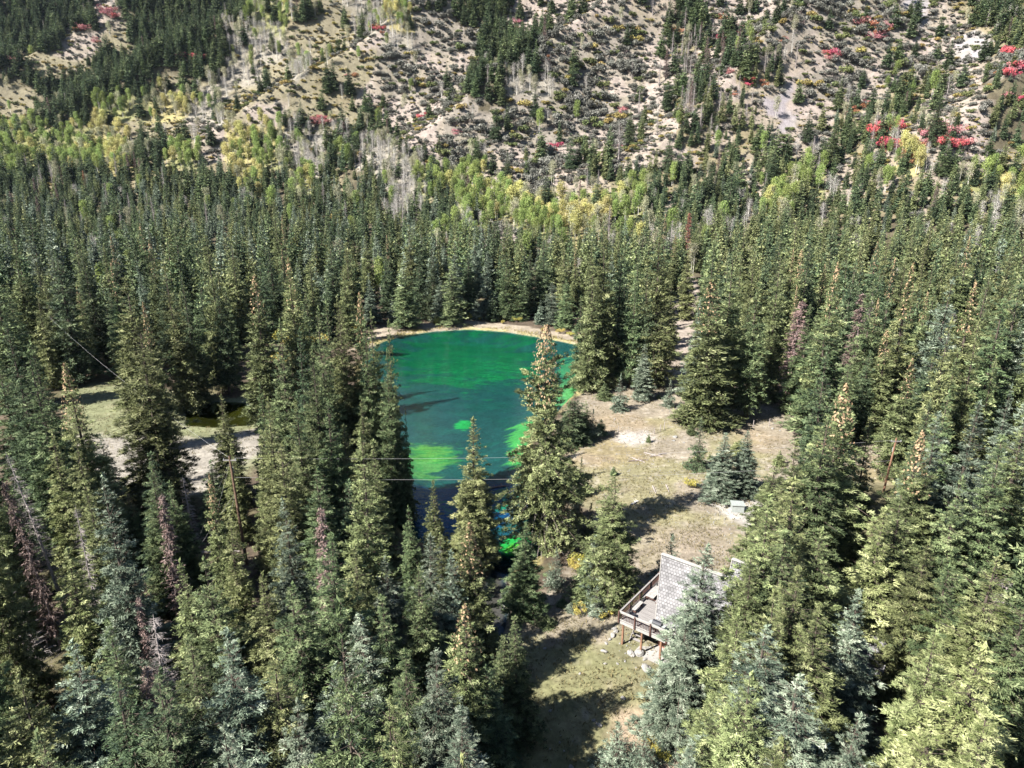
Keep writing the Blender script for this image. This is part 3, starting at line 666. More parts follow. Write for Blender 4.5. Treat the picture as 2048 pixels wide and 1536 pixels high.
# valley forest
R2 = np.random.default_rng(21)
cand = []; belt = []
for y in np.arange(24, 470, 4.3):
    wmax = .85 * y + 30
    for x in np.arange(-wmax, wmax, 4.3):
        cand.append((x + R2.uniform(-1.9, 1.9), y + R2.uniform(-1.9, 1.9)))
cand = np.array(cand); R2.shuffle(cand)
cz = gz(cand[:, 0], cand[:, 1]); cu, cvv, _ = proj(cand[:, 0], cand[:, 1], cz); cc = cover(cu, cvv)
ko = np.zeros(len(cand), bool)
for pg in KEEPOUT: ko |= sdist(cand[:, 0], cand[:, 1], pg) > -1.0
dens = {'D': 1., 'C': .62, 'M': .28, 'S': .02, 's': .02, 'o': .03, 'G': .12, 'Y': .06, 'g': .12, 'r': .02, '.': 0}
for (x, y), z, u, v, c, k in zip(cand, cz, cu, cvv, cc, ko):
    if k: continue
    near = y < 225
    p = (1.0 if y < 235 else .80 if y < 300 else .66) if c == 'D' else (1.0 if near else dens[c])
    if near: p = 1.0
    if R2.random() > p * (.85 if near else 1.): continue
    if not free(x, y, 4.8 if y < 235 else 4.3): continue
    h = R2.uniform(15, 27) if y < 235 else R2.uniform(8.5, 23 - 7 * min(1, (y - 235) / 90))
    if R2.random() < .14: h *= .55
    R = h * R2.uniform(.088, .135) + .45
    if not inframe(x, y, z, h): continue
    ok = False
    for sc in (1, .7, .45):
        if not silhouette_bad(x, y, z, h * sc, R * sc): ok = True; break
    if not ok: continue
    h *= sc; R *= max(sc, .55)
    n = float(fbm(x / 30, y / 30, 71)); q = R2.random()
    q = q * (.92 if x > 0 else 1.0) + (.12 if y > 200 and x < 0 else 0)
    tone = 'O' if q < .36 + (x > 0) * .10 else 'G' if q < .62 else 'D' if q < .90 - (y < 120) * .15 else 'B' if q < .97 or y > 150 else 'L'
    if h < 9 and R2.random() < .5: tone = 'B'
    trees.append(dict(x=x, y=y, z=float(z), h=h, R=R, tone=tone, cones=R2.random() < .22, hand=False)); occupy(x, y)
for y in np.arange(215, 345, 6.5):
    for x in np.arange(-.8 * y, .8 * y, 6.5):
        X, Y = x + R2.uniform(-3, 3), y + R2.uniform(-3, 3)
        if R2.random() < .55 * sstep((float(fbm(X / 24, Y / 24, 95)) - .5) * 7) * min(1, (y - 200) / 60) and free(X, Y, 2.6):
            Z = gz1(X, Y); u, v, _ = proj(X, Y, Z)
            if sdist(np.array([X]), np.array([Y]), BANK)[0] > -4: continue
            belt.append(dict(kind='aspen', x=X, y=Y, z=Z, c='G' if u < 1300 and R2.random() < .6 else 'g')); occupy(X, Y)
# spruces and firs of the valley side
hc = []
for y in np.arange(330, 900, 4.3):
    wmax = .80 * y + 20
    for x in np.arange(-wmax, wmax, 4.3): hc.append((x + R2.uniform(-2.4, 2.4), y + R2.uniform(-2.4, 2.4)))
hc = np.array(hc); R2.shuffle(hc); hz = gz(hc[:, 0], hc[:, 1]); hu, hv, _ = proj(hc[:, 0], hc[:, 1], hz); hcc = cover(hu, hv)
hill_d = {'D': .95, 'C': .40, 'M': .20, 'S': .035, 's': .035, 'o': .03, 'G': .07, 'Y': .05, 'g': .06, 'r': .03, '.': 0}
others = belt     # aspens, shrubs, maples, dead trees
asp_d = {'G': .95, 'Y': .8, 'g': .75, 'C': .10, 'M': .16, 'o': .04, 's': .01, 'S': .02, 'D': .02}
shr_d = {'S': .95, 's': .62, 'M': .45, 'o': .6, 'C': .4, 'r': .4, 'G': .2, 'Y': .25, 'g': .25, 'D': .03}
dead_d = {'M': .10, 'C': .03, 's': .004, 'D': .012, 'g': .02, 'S': .004, 'G': .01}
for (x, y), z, u, v, c in zip(hc, hz, hu, hv, hcc):
    if not (-200 < u < 2250 and -90 < v < 620): continue
    if not free(x, y, 2.6): continue
    q = R2.random(); a = hill_d.get(c, 0)
    if c == 'D' and y < 470: a = 0
    clump = sstep((fbm(x / 26, y / 26, 91) - .42) * 6) if c in 'CM' else 1
    a = a * (.35 + 1.0 * clump)
    b1 = asp_d.get(c, 0); b2 = shr_d.get(c, 0) * (.5 + 1.1 * sstep((fbm(x / 17, y / 17, 93) - .34) * 6)); b3 = dead_d.get(c, 0)
    if q < b3: kind = 'dead'
    elif q < b3 + a: kind = 'spruce'
    elif q < b3 + a + b1: kind = 'aspen'
    elif q < b3 + a + b1 + b2: kind = 'shrub'
    else: continue
    if kind == 'spruce':
        if not free(x, y, 3.1): continue
        h = R2.uniform(9, 21)
        if silhouette_bad(x, y, float(z), h, 1.5): continue
        trees.append(dict(x=x, y=y, z=float(z), h=h, R=h * .17 + .6, tone='D' if R2.random() < .6 else 'G', cones=False, hand=False, hill=True)); occupy(x, y)
    else:
        if y < 330 + 40 and kind == 'shrub' and c in 'DC': continue
        if kind == 'aspen' and R2.random() < .0: continue
        others.append(dict(kind=kind, x=x, y=y, z=float(z), c=c)); occupy(x, y)

# how much of each tree shows: a coarse picture filled from near to far
W_, H_ = 512, 384
buf = np.zeros((H_, W_), bool)
trees.sort(key=lambda t: t['y'])
for t in trees:
    u, v, dp = proj(t['x'], t['y'], t['z']); u2, v2, _ = proj(t['x'], t['y'], t['z'] + t['h'])
    rp_ = F * t['R'] / float(dp) / 4 * .8; ub, vb, ut, vt = float(u) / 4, float(v) / 4, float(u2) / 4, float(v2) / 4
    cnt = 0
    for r_ in range(max(0, int(vt)), min(H_, int(vb) + 1)):
        f_ = (r_ - vt) / max(vb - vt, 1e-3); xc = ut + (ub - ut) * f_; hw = rp_ * min(max(f_, 0), 1) ** .8 + .3
        a, b_ = max(0, int(xc - hw)), min(W_, int(xc + hw) + 1)
        if b_ > a: s = buf[r_, a:b_]; cnt += (b_ - a) - int(s.sum()); s[:] = True
    t['vis'] = cnt; t['px'] = float(vb - vt) * 4; t['u'] = float(u2); t['v'] = float(v2)
order = sorted(trees, key=lambda t: -(t['vis'] + (5 if t['hand'] else 0)))
single = order[:300]; rest = order[300:]

TONEWORD = {'O': 'olive green', 'G': 'mid green', 'D': 'dark green', 'B': 'blue green', 'L': 'yellow green'}
used_labels = {}
def where(u, v, y):
    if y > 330: return "on the valley side"
    if y > 178: return "beyond the pond" if 640 < u < 1250 else ("beyond the lawn" if u <= 640 else "behind the meadow")
    if u < 560 and y > 85: return "near the lawn"
    if u < 1010: return "before the pond" if y > 70 else "below the outlet"
    if y > 95: return "beside the meadow"
    return "near the cabin" if u < 1800 else "past the cabin"
ONES = "zero one two three four five six seven eight nine ten eleven twelve thirteen fourteen fifteen sixteen seventeen eighteen nineteen".split()
TENS = "twenty thirty forty fifty sixty seventy eighty ninety".split()
def words(n):
    n = int(min(99, max(0, n)))
    return ONES[n] if n < 20 else TENS[n // 10 - 2] + ("-" + ONES[n % 10] if n % 10 else "")
def percent(u, v):      # place in the photo, hundredths of its width and height
    return "%s hundredths across, %s hundredths down" % (words(round(u / 20.48)), words(round(v / 15.36)))
def uniq(lab):
    if lab in used_labels:
        for pre in ("lighter ", "darker ", "rounder ", "flatter ", "leafier "):
            if pre + lab not in used_labels: lab = pre + lab; break
    used_labels[lab] = 1
    return lab
def place_spruce(t):
    src = GIANT if t.get('giant') else None
    dist = math.hypot(t['y'], t['x'])
    if src is None:
        if t['h'] < 8.5: pool = SMALL
        elif dist < 105: pool = HERO
        else: pool = MID
        pool = [p for p in pool if p[2] == bool(t['cones'])] or [p for p in pool if not p[2]]
        src = pool[int(R2.integers(0, len(pool)))]
    H0 = 27. if src is GIANT else 6. if src in SMALL else 24.
    o = empty("spruce_tree", (t['x'], t['y'], t['z']), R2.uniform(0, 6.28))
    o.rotation_euler.x = R2.normal(0, .014); o.rotation_euler.y = R2.normal(0, .014)
    s = t['R'] / src[3]; o.scale = (s, s, t['h'] / H0)
    k = link("trunk", src[1], o); c = link("crown", src[0], o)
    c.material_slots[0].link = 'OBJECT'; c.material_slots[0].material = M[TONES[t['tone']]]
    size = "tall" if t['h'] > 21 else "small" if t['h'] < 9 else "half grown" if t['h'] < 14 else "middling"
    shape = "broad" if t['R'] / t['h'] > .135 else "slender" if t['R'] / t['h'] < .1 else ""
    if t.get('giant'):
        a = Acc(); rr_ = np.random.default_rng(3); nn = 170; az = rr_.random(nn) * 6.283; z0_ = rr_.uniform(1.4, 8, nn); L_ = rr_.uniform(1.5, 3.9, nn)
        def gp(q): return np.stack([np.cos(az) * L_ * q, np.sin(az) * L_ * q, np.maximum(z0_ - L_ * q * q * .75, .15)], 1)
        for q0 in (0, .25, .5, .75): a.sticks(gp(q0), gp(q0 + .25), .035 * (1.05 - q0), .035 * (.85 - q0) + .004)
        link("dead_limbs", a.mesh("dead_limbs", [M['deadwood']]), o)
    lab = " ".join(("%s %s %s spruce %s, tip %s" % (size, shape, TONEWORD[t['tone']], where(t['u'], t['v'], t['y']), percent(t['u'], t['v']))).split())
    if t.get('giant'): lab = "tallest broad spruce with cones and bare hanging limbs on the pond's right shore"
    tag(o, uniq(lab), "spruce", "spruce trees of the valley")
for t in single: place_spruce(t)

# ------------------------------------------------------------------ stuff: instanced masses
def scatter(name, protos, pts, rots, scls, idx, label, cat, kind="stuff"):
    col = bpy.data.collections.new(name + "_sources")
    for i, me_ in enumerate(protos):
        o = bpy.data.objects.new("src_%03d" % i, me_); col.objects.link(o)
    me_ = bpy.data.meshes.new(name); me_.vertices.add(len(pts)); me_.vertices.foreach_set("co", np.asarray(pts, np.float32).ravel())
    a = me_.attributes.new("rot", 'FLOAT_VECTOR', 'POINT'); a.data.foreach_set("vector", np.asarray(rots, np.float32).ravel())
    a = me_.attributes.new("scl", 'FLOAT_VECTOR', 'POINT'); a.data.foreach_set("vector", np.asarray(scls, np.float32).ravel())
    a = me_.attributes.new("idx", 'INT', 'POINT'); a.data.foreach_set("value", np.asarray(idx, np.int32))
    ng = bpy.data.node_groups.new(name, 'GeometryNodeTree')
    ng.interface.new_socket("Geometry", in_out='INPUT', socket_type='NodeSocketGeometry'); ng.interface.new_socket("Geometry", in_out='OUTPUT', socket_type='NodeSocketGeometry')
    gi = ng.nodes.new("NodeGroupInput"); go = ng.nodes.new("NodeGroupOutput")
    ip = ng.nodes.new("GeometryNodeInstanceOnPoints"); ci = ng.nodes.new("GeometryNodeCollectionInfo")
    ci.inputs["Collection"].default_value = col; ci.inputs["Separate Children"].default_value = True; ci.inputs["Reset Children"].default_value = True
    def na(nm, ty):
        n = ng.nodes.new("GeometryNodeInputNamedAttribute"); n.data_type = ty; n.inputs["Name"].default_value = nm; return n.outputs["Attribute"]
    ng.links.new(gi.outputs[0], ip.inputs["Points"]); ng.links.new(ci.outputs[0], ip.inputs["Instance"]); ip.inputs["Pick Instance"].default_value = True
    ng.links.new(na("idx", 'INT'), ip.inputs["Instance Index"]); ng.links.new(na("scl", 'FLOAT_VECTOR'), ip.inputs["Scale"])
    e2 = ng.nodes.new("FunctionNodeEulerToRotation"); ng.links.new(na("rot", 'FLOAT_VECTOR'), e2.inputs[0]); ng.links.new(e2.outputs[0], ip.inputs["Rotation"])
    ng.links.new(ip.outputs[0], go.inputs[0])
    o = link(name, me_); md = o.modifiers.new("scatter", 'NODES'); md.node_group = ng
    return tag(o, label, cat, kind=kind)
FARP = []; FKEY = {}
for tone in ('olive', 'green', 'dark', 'blue', 'lime'):
    for i, (R_, cu_) in enumerate(((2.8, .9), (2.4, .75), (3.0, 1.0), (2.7, .65))):
        FKEY.setdefault(tone, []).append(len(FARP))
        FARP.append(combo(500 + i + len(FARP), tone, R=R_, curve=cu_, nb=240, dens=30, eL=.80, eW=.36, cl=2, tuft=.15, ragged=.5))
NEARP = []
for tone in ('olive', 'green', 'blue'):
    for i in range(2): NEARP.append(combo(560 + i + len(NEARP), tone, R=2.7, nb=380, dens=100, eL=.40, eW=.12, cl=8, tuft=.13, ragged=.45))
pts, rots, scls, idx = [], [], [], []
for t in rest:
    pts.append((t['x'], t['y'], t['z'])); rots.append((R2.normal(0, .025), R2.normal(0, .025), R2.uniform(0, 6.28)))
    s = t['R'] / 2.7; scls.append((s, s, t['h'] / 24.)); idx.append(int(R2.choice(FKEY[TONES[t['tone']]])) if t['y'] > 150 else len(FARP) + int(R2.integers(0, len(NEARP))))
scatter("spruce_forest", FARP + NEARP, pts, rots, scls, idx, "dense conifer forest filling the valley floor and patches of the slope beyond the pond", "forest")

# ------------------------------------------------------------------ aspens, shrubs, maples, dead trees
ASP = {'green': [aspen_mesh(600 + i, leafmat='leafgreen') for i in range(3)], 'yellow': [aspen_mesh(610 + i, leafmat='leafyellow') for i in range(3)],
       'pale': [aspen_mesh(620 + i, leafmat='leafpale', leaves=900) for i in range(2)], 'bare': [aspen_mesh(630 + i, leafmat='twig', leaves=1100, eL=.9, twig=True, stems=3) for i in range(3)]}
SHR = {'grey': [shrub_mesh(700 + i, w=2.6, h=2.7, leaves=800) for i in range(4)], 'green': [shrub_mesh(710 + i, w=2.4, h=2.4, mat='scrubgreen') for i in range(3)],
       'ochre': [shrub_mesh(720 + i, w=2.2, h=1.5, mat='scrubochre') for i in range(3)]}
RED = {'red': shrub_mesh(730, w=3.0, h=3.6, leaves=850, mat='red', eL=.42, lobes=10, name="maple"), 'orange': shrub_mesh(731, w=2.8, h=3.3, leaves=750, mat='orange', eL=.42, lobes=9, name="maple"), 'pink': shrub_mesh(732, w=3.0, h=3.4, leaves=650, mat='pink', eL=.42, lobes=9, name="maple")}
aspens, shrubs, deads = [], [], []
for t in others:
    u, v, dp = proj(t['x'], t['y'], t['z']); t['u'] = float(u); t['v'] = float(v); c = t['c']
    if t['kind'] == 'aspen':
        q = R2.random()
        if c == 'G': k = 'green' if q < .78 else 'yellow' if q < .86 else 'pale'
        elif c == 'Y': k = 'yellow' if q < .6 else 'pale' if q < .8 else 'green'
        elif c == 'g': k = 'bare' if q < .7 else 'pale' if q < .9 else 'green'
        else: k = 'pale' if q < .4 else 'green' if q < .7 else 'bare'
        t['k'] = k; t['s'] = R2.uniform(.7, 1.2); t['size'] = t['s'] * 12 / float(dp); aspens.append(t)
    elif t['kind'] == 'shrub':
        q = R2.random()
        k = ('ochre' if q < .6 else 'green' if q < .85 else 'grey') if c == 'o' else ('grey' if q < .74 else 'green' if q < .9 else 'ochre') if c in 'SsrM' else ('green' if q < .7 else 'ochre')
        t['k'] = k; t['s'] = R2.uniform(.8, 2.0) * (1.25 if c == 'S' else .85); t['size'] = t['s'] / float(dp); shrubs.append(t)
    else: t['s'] = R2.uniform(.5, .95); deads.append(t)
# aspens of the valley floor clearing and the forest gaps
for (u, v, k, s) in [(1290, 395, 'yellow', .5), (1250, 405, 'yellow', .5), (1160, 400, 'green', .5), (1130, 415, 'green', .45), (1210, 425, 'yellow', .5), (1330, 400, 'green', .5), (940, 400, 'green', .7), (905, 395, 'yellow', .6),
                     (720, 420, 'pale', .8), (735, 430, 'yellow', .7), (850, 395, 'bare', .8), (990, 440, 'bare', .8), (1010, 430, 'bare', .8), (590, 660, 'yellow', .0), (50, 415, 'green', .6), (310, 390, 'green', .6), (1780, 600, 'bare', .9), (1888, 690, 'bare', .8)]:
    if s == 0: continue
    g = hit(u, v)
    aspens.append(dict(x=g[0], y=g[1], z=g[2], u=u, v=v, k=k, s=s, size=9, kind='aspen'))
def placed(name, me_, t, s, lab, cat, group, lift=0.0, sz=None):
    o = link(name, me_); o.location = (t['x'], t['y'], t['z'] - lift); o.rotation_euler = (0, 0, R2.uniform(0, 6.28)); o.scale = (s, s, sz or s)
    tag(o, uniq(lab), cat, group); return o
AW = {'green': 'green leaved', 'yellow': 'yellow leaved', 'pale': 'pale thinning', 'bare': 'bare grey'}
def vis_ok(t): return 0 <= t['u'] <= 2048 and t['v'] > 0
aspens.sort(key=lambda t: (-vis_ok(t), -t['size']))
for t in aspens[:300]:
    m_ = ASP[t['k']][int(R2.integers(0, len(ASP[t['k']])))]
    placed("aspen_tree", m_, t, t['s'], "%s aspen %s, foot %s" % (AW[t['k']], "on the slope" if t['y'] > 330 else "among spruces", percent(t['u'], t['v'])), "aspen", "aspens of the valley")
pr = sum(ASP.values(), []); key = {k: [pr.index(m) for m in v] for k, v in ASP.items()}
if len(aspens) > 300:
    r_ = aspens[300:]
    scatter("aspen_grove", pr, [(t['x'], t['y'], t['z']) for t in r_], [(0, 0, R2.uniform(0, 6.28)) for t in r_], [(t['s'],) * 3 for t in r_], [int(R2.choice(key[t['k']])) for t in r_], "groves of green, yellow and bare aspens on the far slope", "aspen grove")
SW = {'grey': 'grey green', 'green': 'green', 'ochre': 'ochre'}
shrubs.sort(key=lambda t: (-vis_ok(t), -t['size']))
for t in shrubs[:300]:
    m_ = SHR[t['k']][int(R2.integers(0, len(SHR[t['k']])))]
    placed("scrub_bush", m_, t, t['s'], "%s %s scrub bush on the slope, foot %s" % ("broad" if t['s'] > 1 else "small", SW[t['k']], percent(t['u'], t['v'])), "bush", "scrub bushes on the valley side")
pr = sum(SHR.values(), []); key = {k: [pr.index(m) for m in v] for k, v in SHR.items()}
r_ = shrubs[300:]
sg = []
for k in range(42000):
    y = R2.uniform(300, 760); x = R2.uniform(-.8, .8) * y; sg.append((x, y))
sg = np.array(sg); sz = gz(sg[:, 0], sg[:, 1]); su, sv, _ = proj(sg[:, 0], sg[:, 1], sz); scv = cover(su, sv)
for (x, y), z, u, v, c in zip(sg, sz, su, sv, scv):
    if c in 'D' or not (-100 < u < 2150 and -60 < v < 460) or R2.random() > (.4 if c in '.r' else 1): continue
    if c == '.' : continue
    r_.append(dict(x=x, y=y, z=float(z), s=R2.uniform(.16, .5), k='ochre' if R2.random() < (.6 if c in 'oGY' else .2) else 'grey' if R2.random() < .7 else 'green'))
scatter("scrub", pr, [(t['x'], t['y'], t['z']) for t in r_], [(0, 0, R2.uniform(0, 6.28)) for t in r_], [(t['s'], t['s'], t['s'] * .8) for t in r_], [int(R2.choice(key[t['k']])) for t in r_], "grey green scrub covering the dry valley side", "scrub")
for (u, v, s, k) in [(1758, 268, 1.1, 'red'), (1775, 255, 1., 'red'), (1790, 290, 1., 'red'), (1768, 290, .8, 'red'), (1850, 268, .8, 'pink'), (1868, 255, .9, 'pink'), (1862, 282, .8, 'pink'), (1905, 262, .8, 'pink'), (1900, 292, 1., 'red'), (1920, 288, .9, 'pink'), (1813, 308, .9, 'orange'),
                     (1836, 295, .9, 'orange'), (1826, 318, .8, 'orange'), (2028, 105, 1.1, 'red'), (2012, 145, .9, 'red'), (2035, 135, 1., 'red'), (2010, 188, .7, 'pink'), (2036, 195, .8, 'red'), (1750, 75, .9, 'pink'), (1766, 62, .9, 'orange'), (1722, 46, .9, 'pink'), (1742, 50, .8, 'orange'),
                     (1449, 38, .9, 'orange'), (1462, 58, .8, 'pink'), (1440, 75, .8, 'red'), (1660, 110, .9, 'red'), (1356, 62, .9, 'orange'), (1340, 60, .8, 'orange'), (1105, 292, 1.0, 'red'), (634, 245, 1.2, 'pink'), (650, 240, 1.0, 'pink'), (845, 232, .8, 'red'), (912, 265, .6, 'pink'),
                     (750, 52, .9, 'orange'), (768, 55, .8, 'orange'), (1040, 42, .8, 'pink'), (1095, 112, .7, 'orange'), (1247, 216, .8, 'pink'), (1245, 288, .6, 'pink'), (1496, 160, .8, 'red'), (1530, 170, .7, 'orange'), (1463, 138, .6, 'pink'), (218, 22, 1.1, 'pink'), (228, 30, .9, 'pink'),
                     (165, 55, .9, 'pink'), (195, 80, .7, 'pink'), (35, 118, .9, 'pink'), (398, 116, 1., 'red'), (370, 106, .8, 'pink'), (1812, 200, .6, 'red'), (1470, 185, .5, 'orange'), (1730, 212, .8, 'orange'), (1705, 215, .7, 'orange'), (710, 148, .6, 'orange'), (1560, 80, .5, 'orange'), (905, 298, .5, 'pink')]:
    for q in range(3 if k != 'red' else 4):
        g = hit(u + (R2.normal(0, 9) if q else 0), v + 8 + (R2.normal(0, 5) if q else 0))
        if g is None: continue
        kk = k if q < 2 else str(R2.choice(['red', 'orange', 'pink', 'pink'])); uu, vv, _ = proj(*g)
        placed("maple_shrub", RED[kk], dict(x=g[0], y=g[1], z=g[2]), s * g[1] / 520 * (2.5 if (u > 1740 and v > 240 and v < 325) else 1.8 if u > 1650 else 1.45) * (1 if q == 0 else R2.uniform(.5, .9)),
               "%s %s on the slope, foot %s" % ({'red': 'crimson', 'orange': 'orange', 'pink': 'faded pink'}[kk], "maple" if q == 0 else "lesser maple", percent(float(uu), float(vv))), "maple", "autumn maples on the valley side")
PAL = [shrub_mesh(760 + i, w=2.4, h=2.6, leaves=900, mat='leafpale', eL=.42, eW=.3, name="pale_willow") for i in range(2)] + [shrub_mesh(765, w=2.4, h=2.4, leaves=900, mat='leafgreen', eL=.42, eW=.3, name="pale_willow")]
for q in range(110):
    u = R2.uniform(985, 1300); v = R2.uniform(392, 440)
    if (u < 1120 and v > 400 and u > 1010 and R2.random() < .7) or u + 3 * (v - 400) < 1000: continue
    g = hit(u, v)
    placed("willow_shrub", PAL[int(R2.integers(0, 3))], dict(x=g[0], y=g[1], z=g[2]), R2.uniform(.6, 1.15), "pale green willow shrub in the clearing, foot %s" % percent(u, v), "willow shrub", "pale willow shrubs of the far clearing")
WIL = [shrub_mesh(740 + i, w=2.0, h=2.2, leaves=900, mat='willow', eL=.3, eW=.12, name="willow") for i in range(3)]
for (u, v, s) in [(882, 650, 1.0), (930, 632, 1.1), (944, 640, .9), (1034, 645, .8), (1122, 664, .7), (1142, 668, .6), (600, 700, 2.0), (575, 690, 1.6), (640, 690, 1.6), (705, 665, 1.3), (722, 672, 1.2), (690, 650, 1.3), (1170, 672, .7), (1165, 1130, .8), (1150, 1145, .7), (1300, 1500, .5), (1325, 1515, .45), (1205, 1235, .5), (1160, 1230, .5), (1395, 930, .6), (1380, 975, .7), (870, 652, .6), (960, 641, .5), (1005, 648, .5), (1085, 660, .5), (560, 730, 1.5)]:
    x, y = P(u, v); z = gz1(x, y)
    placed("willow_shrub", WIL[int(R2.integers(0, 3))], dict(x=x, y=y, z=z), s, "%s yellow willow shrub %s, foot %s" % ("large" if s > 1 else "low", "by the water" if v < 750 else "in the grass", percent(u, v)), "willow shrub", "yellow willow shrubs")
# dead trees: trunk with limbs, and a crown of dead needles where it still has one
DEAD = []
for i, (nd, mt, wd) in enumerate(((0, None, 'deadwood'), (0, None, 'deadwood'), (2600, 'brownneedle', 'darkdead'), (1500, 'redneedle', 'deadwood'), (3000, 'redneedle', 'darkdead'))):
    a, n_ = dead_mesh(800 + i, needles=nd, nb=300 if i else 240)
    DEAD.append((a.mesh("dead_trunk", [M[wd]]), n_.mesh("dead_crown", [M[mt]]) if nd else None))
def dead(t, k, h, lab, tilt=(0, 0), wide=1.0):
    o = empty("dead_tree", (t['x'], t['y'], t['z']), 0); o.rotation_euler = (tilt[0], tilt[1], R2.uniform(0, 6.28) if tilt == (0, 0) else 0); s = h / 18.; o.scale = (s * wide, s * wide, s)
    link("trunk", DEAD[k][0], o)
    if DEAD[k][1]: link("crown", DEAD[k][1], o)
    tag(o, uniq(lab), "dead tree", "dead trees of the valley")
DW = ['bare grey dead spruce', 'bare grey dead spruce', 'purple brown dead spruce', 'dead spruce with rusty needles', 'red brown dead spruce']
for (u, v, vb, k, w, tl) in [(1604, 600, 822, 2, 1.7, (0, 0)), (1726, 585, 790, 2, 1.5, (0, 0)), (1745, 600, 780, 0, 1.3, (0, 0)), (2032, 880, 1120, 3, .8, (0, .12)), (5, 1080, 1370, 0, 2.0, (0, -.28)), (45, 960, 1300, 2, .8, (0, -.1)), (60, 900, 1250, 1, .8, (0, -.12)),
                             (322, 985, 1330, 2, .9, (0, 0)), (275, 1190, 1500, 2, .8, (0, 0)), (305, 1230, 1560, 1, 1.3, (0, 0)), (290, 1330, 1640, 2, 1.2, (0, 0)), (2075, 1180, 1400, 0, 1.4, (0, .25)), (365, 950, 1160, 1, 1.0, (0, 0)), (205, 985, 1150, 2, .7, (0, 0)),
                             (1890, 640, 800, 0, 1.2, (0, 0)),   (1240, 245, 325, 0, 2.2, (0, 0)), (1345, 440, 540, 0, 1.6, (0, 0)), (1008, 470, 560, 1, 1.2, (0, 0)), (165, 340, 400, 4, 1.0, (0, 0)), (2020, 1150, 1450, 1, 1.2, (0, 0)),
                             (150, 1010, 1350, 1, .7, (0, 0)),  (640, 1010, 1400, 2, .9, (0, 0)), (1380, 425, 530, 4, 1.3, (0, 0)), (595, 270, 380, 1, 1.2, (0, 0))]:
    d = ray(u, v)
    if vb < 640: g = hit(u, vb); y = g[1]
    else: y = P(1024, vb)[1]
    t_ = y / d[1]; x = d[0] * t_; z = gz1(x, y); h = CAMH + d[2] * t_ - z
    dead(dict(x=x, y=y, z=z), k, h, "%s %s, tip %s" % (DW[k], where(u, v, y), percent(u, v)), tl, w)
for q in range(34):
    u, v = R2.normal(1375, 38), R2.uniform(60, 290)
    g = hit(u, v)
    if g: deads.insert(0, dict(x=g[0], y=g[1], z=g[2], s=R2.uniform(.7, 1.1), u=u, v=v))
deads = [t for t in deads if vis_ok(t)]
for t in deads[:140]:
    k = 0 if R2.random() < .75 else 2
    dead(t, k, 15 * t['s'] + 3, "%s on the slope, foot %s" % (DW[k], percent(t['u'], t['v'])), (0, 0), 1.5)


# ------------------------------------------------------------------ cabin with its deck
CO = (10.4, 58.3); CRZ = math.atan2(-.613, .79)
def loc(x, y):      # cabin frame -> ground plan
    return CO[0] + x * math.cos(CRZ) - y * math.sin(CRZ), CO[1] + x * math.sin(CRZ) + y * math.cos(CRZ)
cab = empty("cabin", (CO[0], CO[1], 0), CRZ)
tag(cab, "timber cabin with steep grey shingle roofs and a raised deck facing the pond", "cabin")
def child(a, name, mat, par, mats=None):
    return link(name, a.mesh(name, mats or [M[mat]]), par)
sh_m, nt, b = newmat("cedar_shingles")
tc = N(nt, "ShaderNodeTexCoord"); br = N(nt, "ShaderNodeTexBrick"); br.inputs["Scale"].default_value = 1; br.inputs["Brick Width"].default_value = .30; br.inputs["Row Height"].default_value = .30
br.inputs["Mortar Size"].default_value = .022; br.inputs["Mortar Smooth"].default_value = .3; br.inputs["Color1"].default_value = (.205, .20, .20, 1); br.inputs["Color2"].default_value = (.118, .114, .116, 1); br.inputs["Mortar"].default_value = (.075, .07, .068, 1); br.inputs["Bias"].default_value = -.2
no = N(nt, "ShaderNodeTexNoise"); no.inputs["Scale"].default_value = 1.1; no.inputs["Detail"].default_value = 6
mr = N(nt, "ShaderNodeMapRange"); mr.inputs[1].default_value = .3; mr.inputs[2].default_value = .7; mr.inputs[3].default_value = .65; mr.inputs[4].default_value = 1.25
scl = N(nt, "ShaderNodeVectorMath", operation='SCALE')
nt.links.new(tc.outputs["UV"], br.inputs["Vector"]); nt.links.new(tc.outputs["Object"], no.inputs["Vector"]); nt.links.new(no.outputs[0], mr.inputs[0])
nt.links.new(br.outputs["Color"], scl.inputs[0]); nt.links.new(mr.outputs[0], scl.inputs["Scale"]); nt.links.new(scl.outputs[0], b.inputs["Base Color"])
bp = N(nt, "ShaderNodeBump"); bp.inputs["Strength"].default_value = .6; bp.inputs["Distance"].default_value = .04; bp.invert = True
nt.links.new(br.outputs["Fac"], bp.inputs["Height"]); nt.links.new(bp.outputs[0], b.inputs["Normal"]); b.inputs["Roughness"].default_value = .9
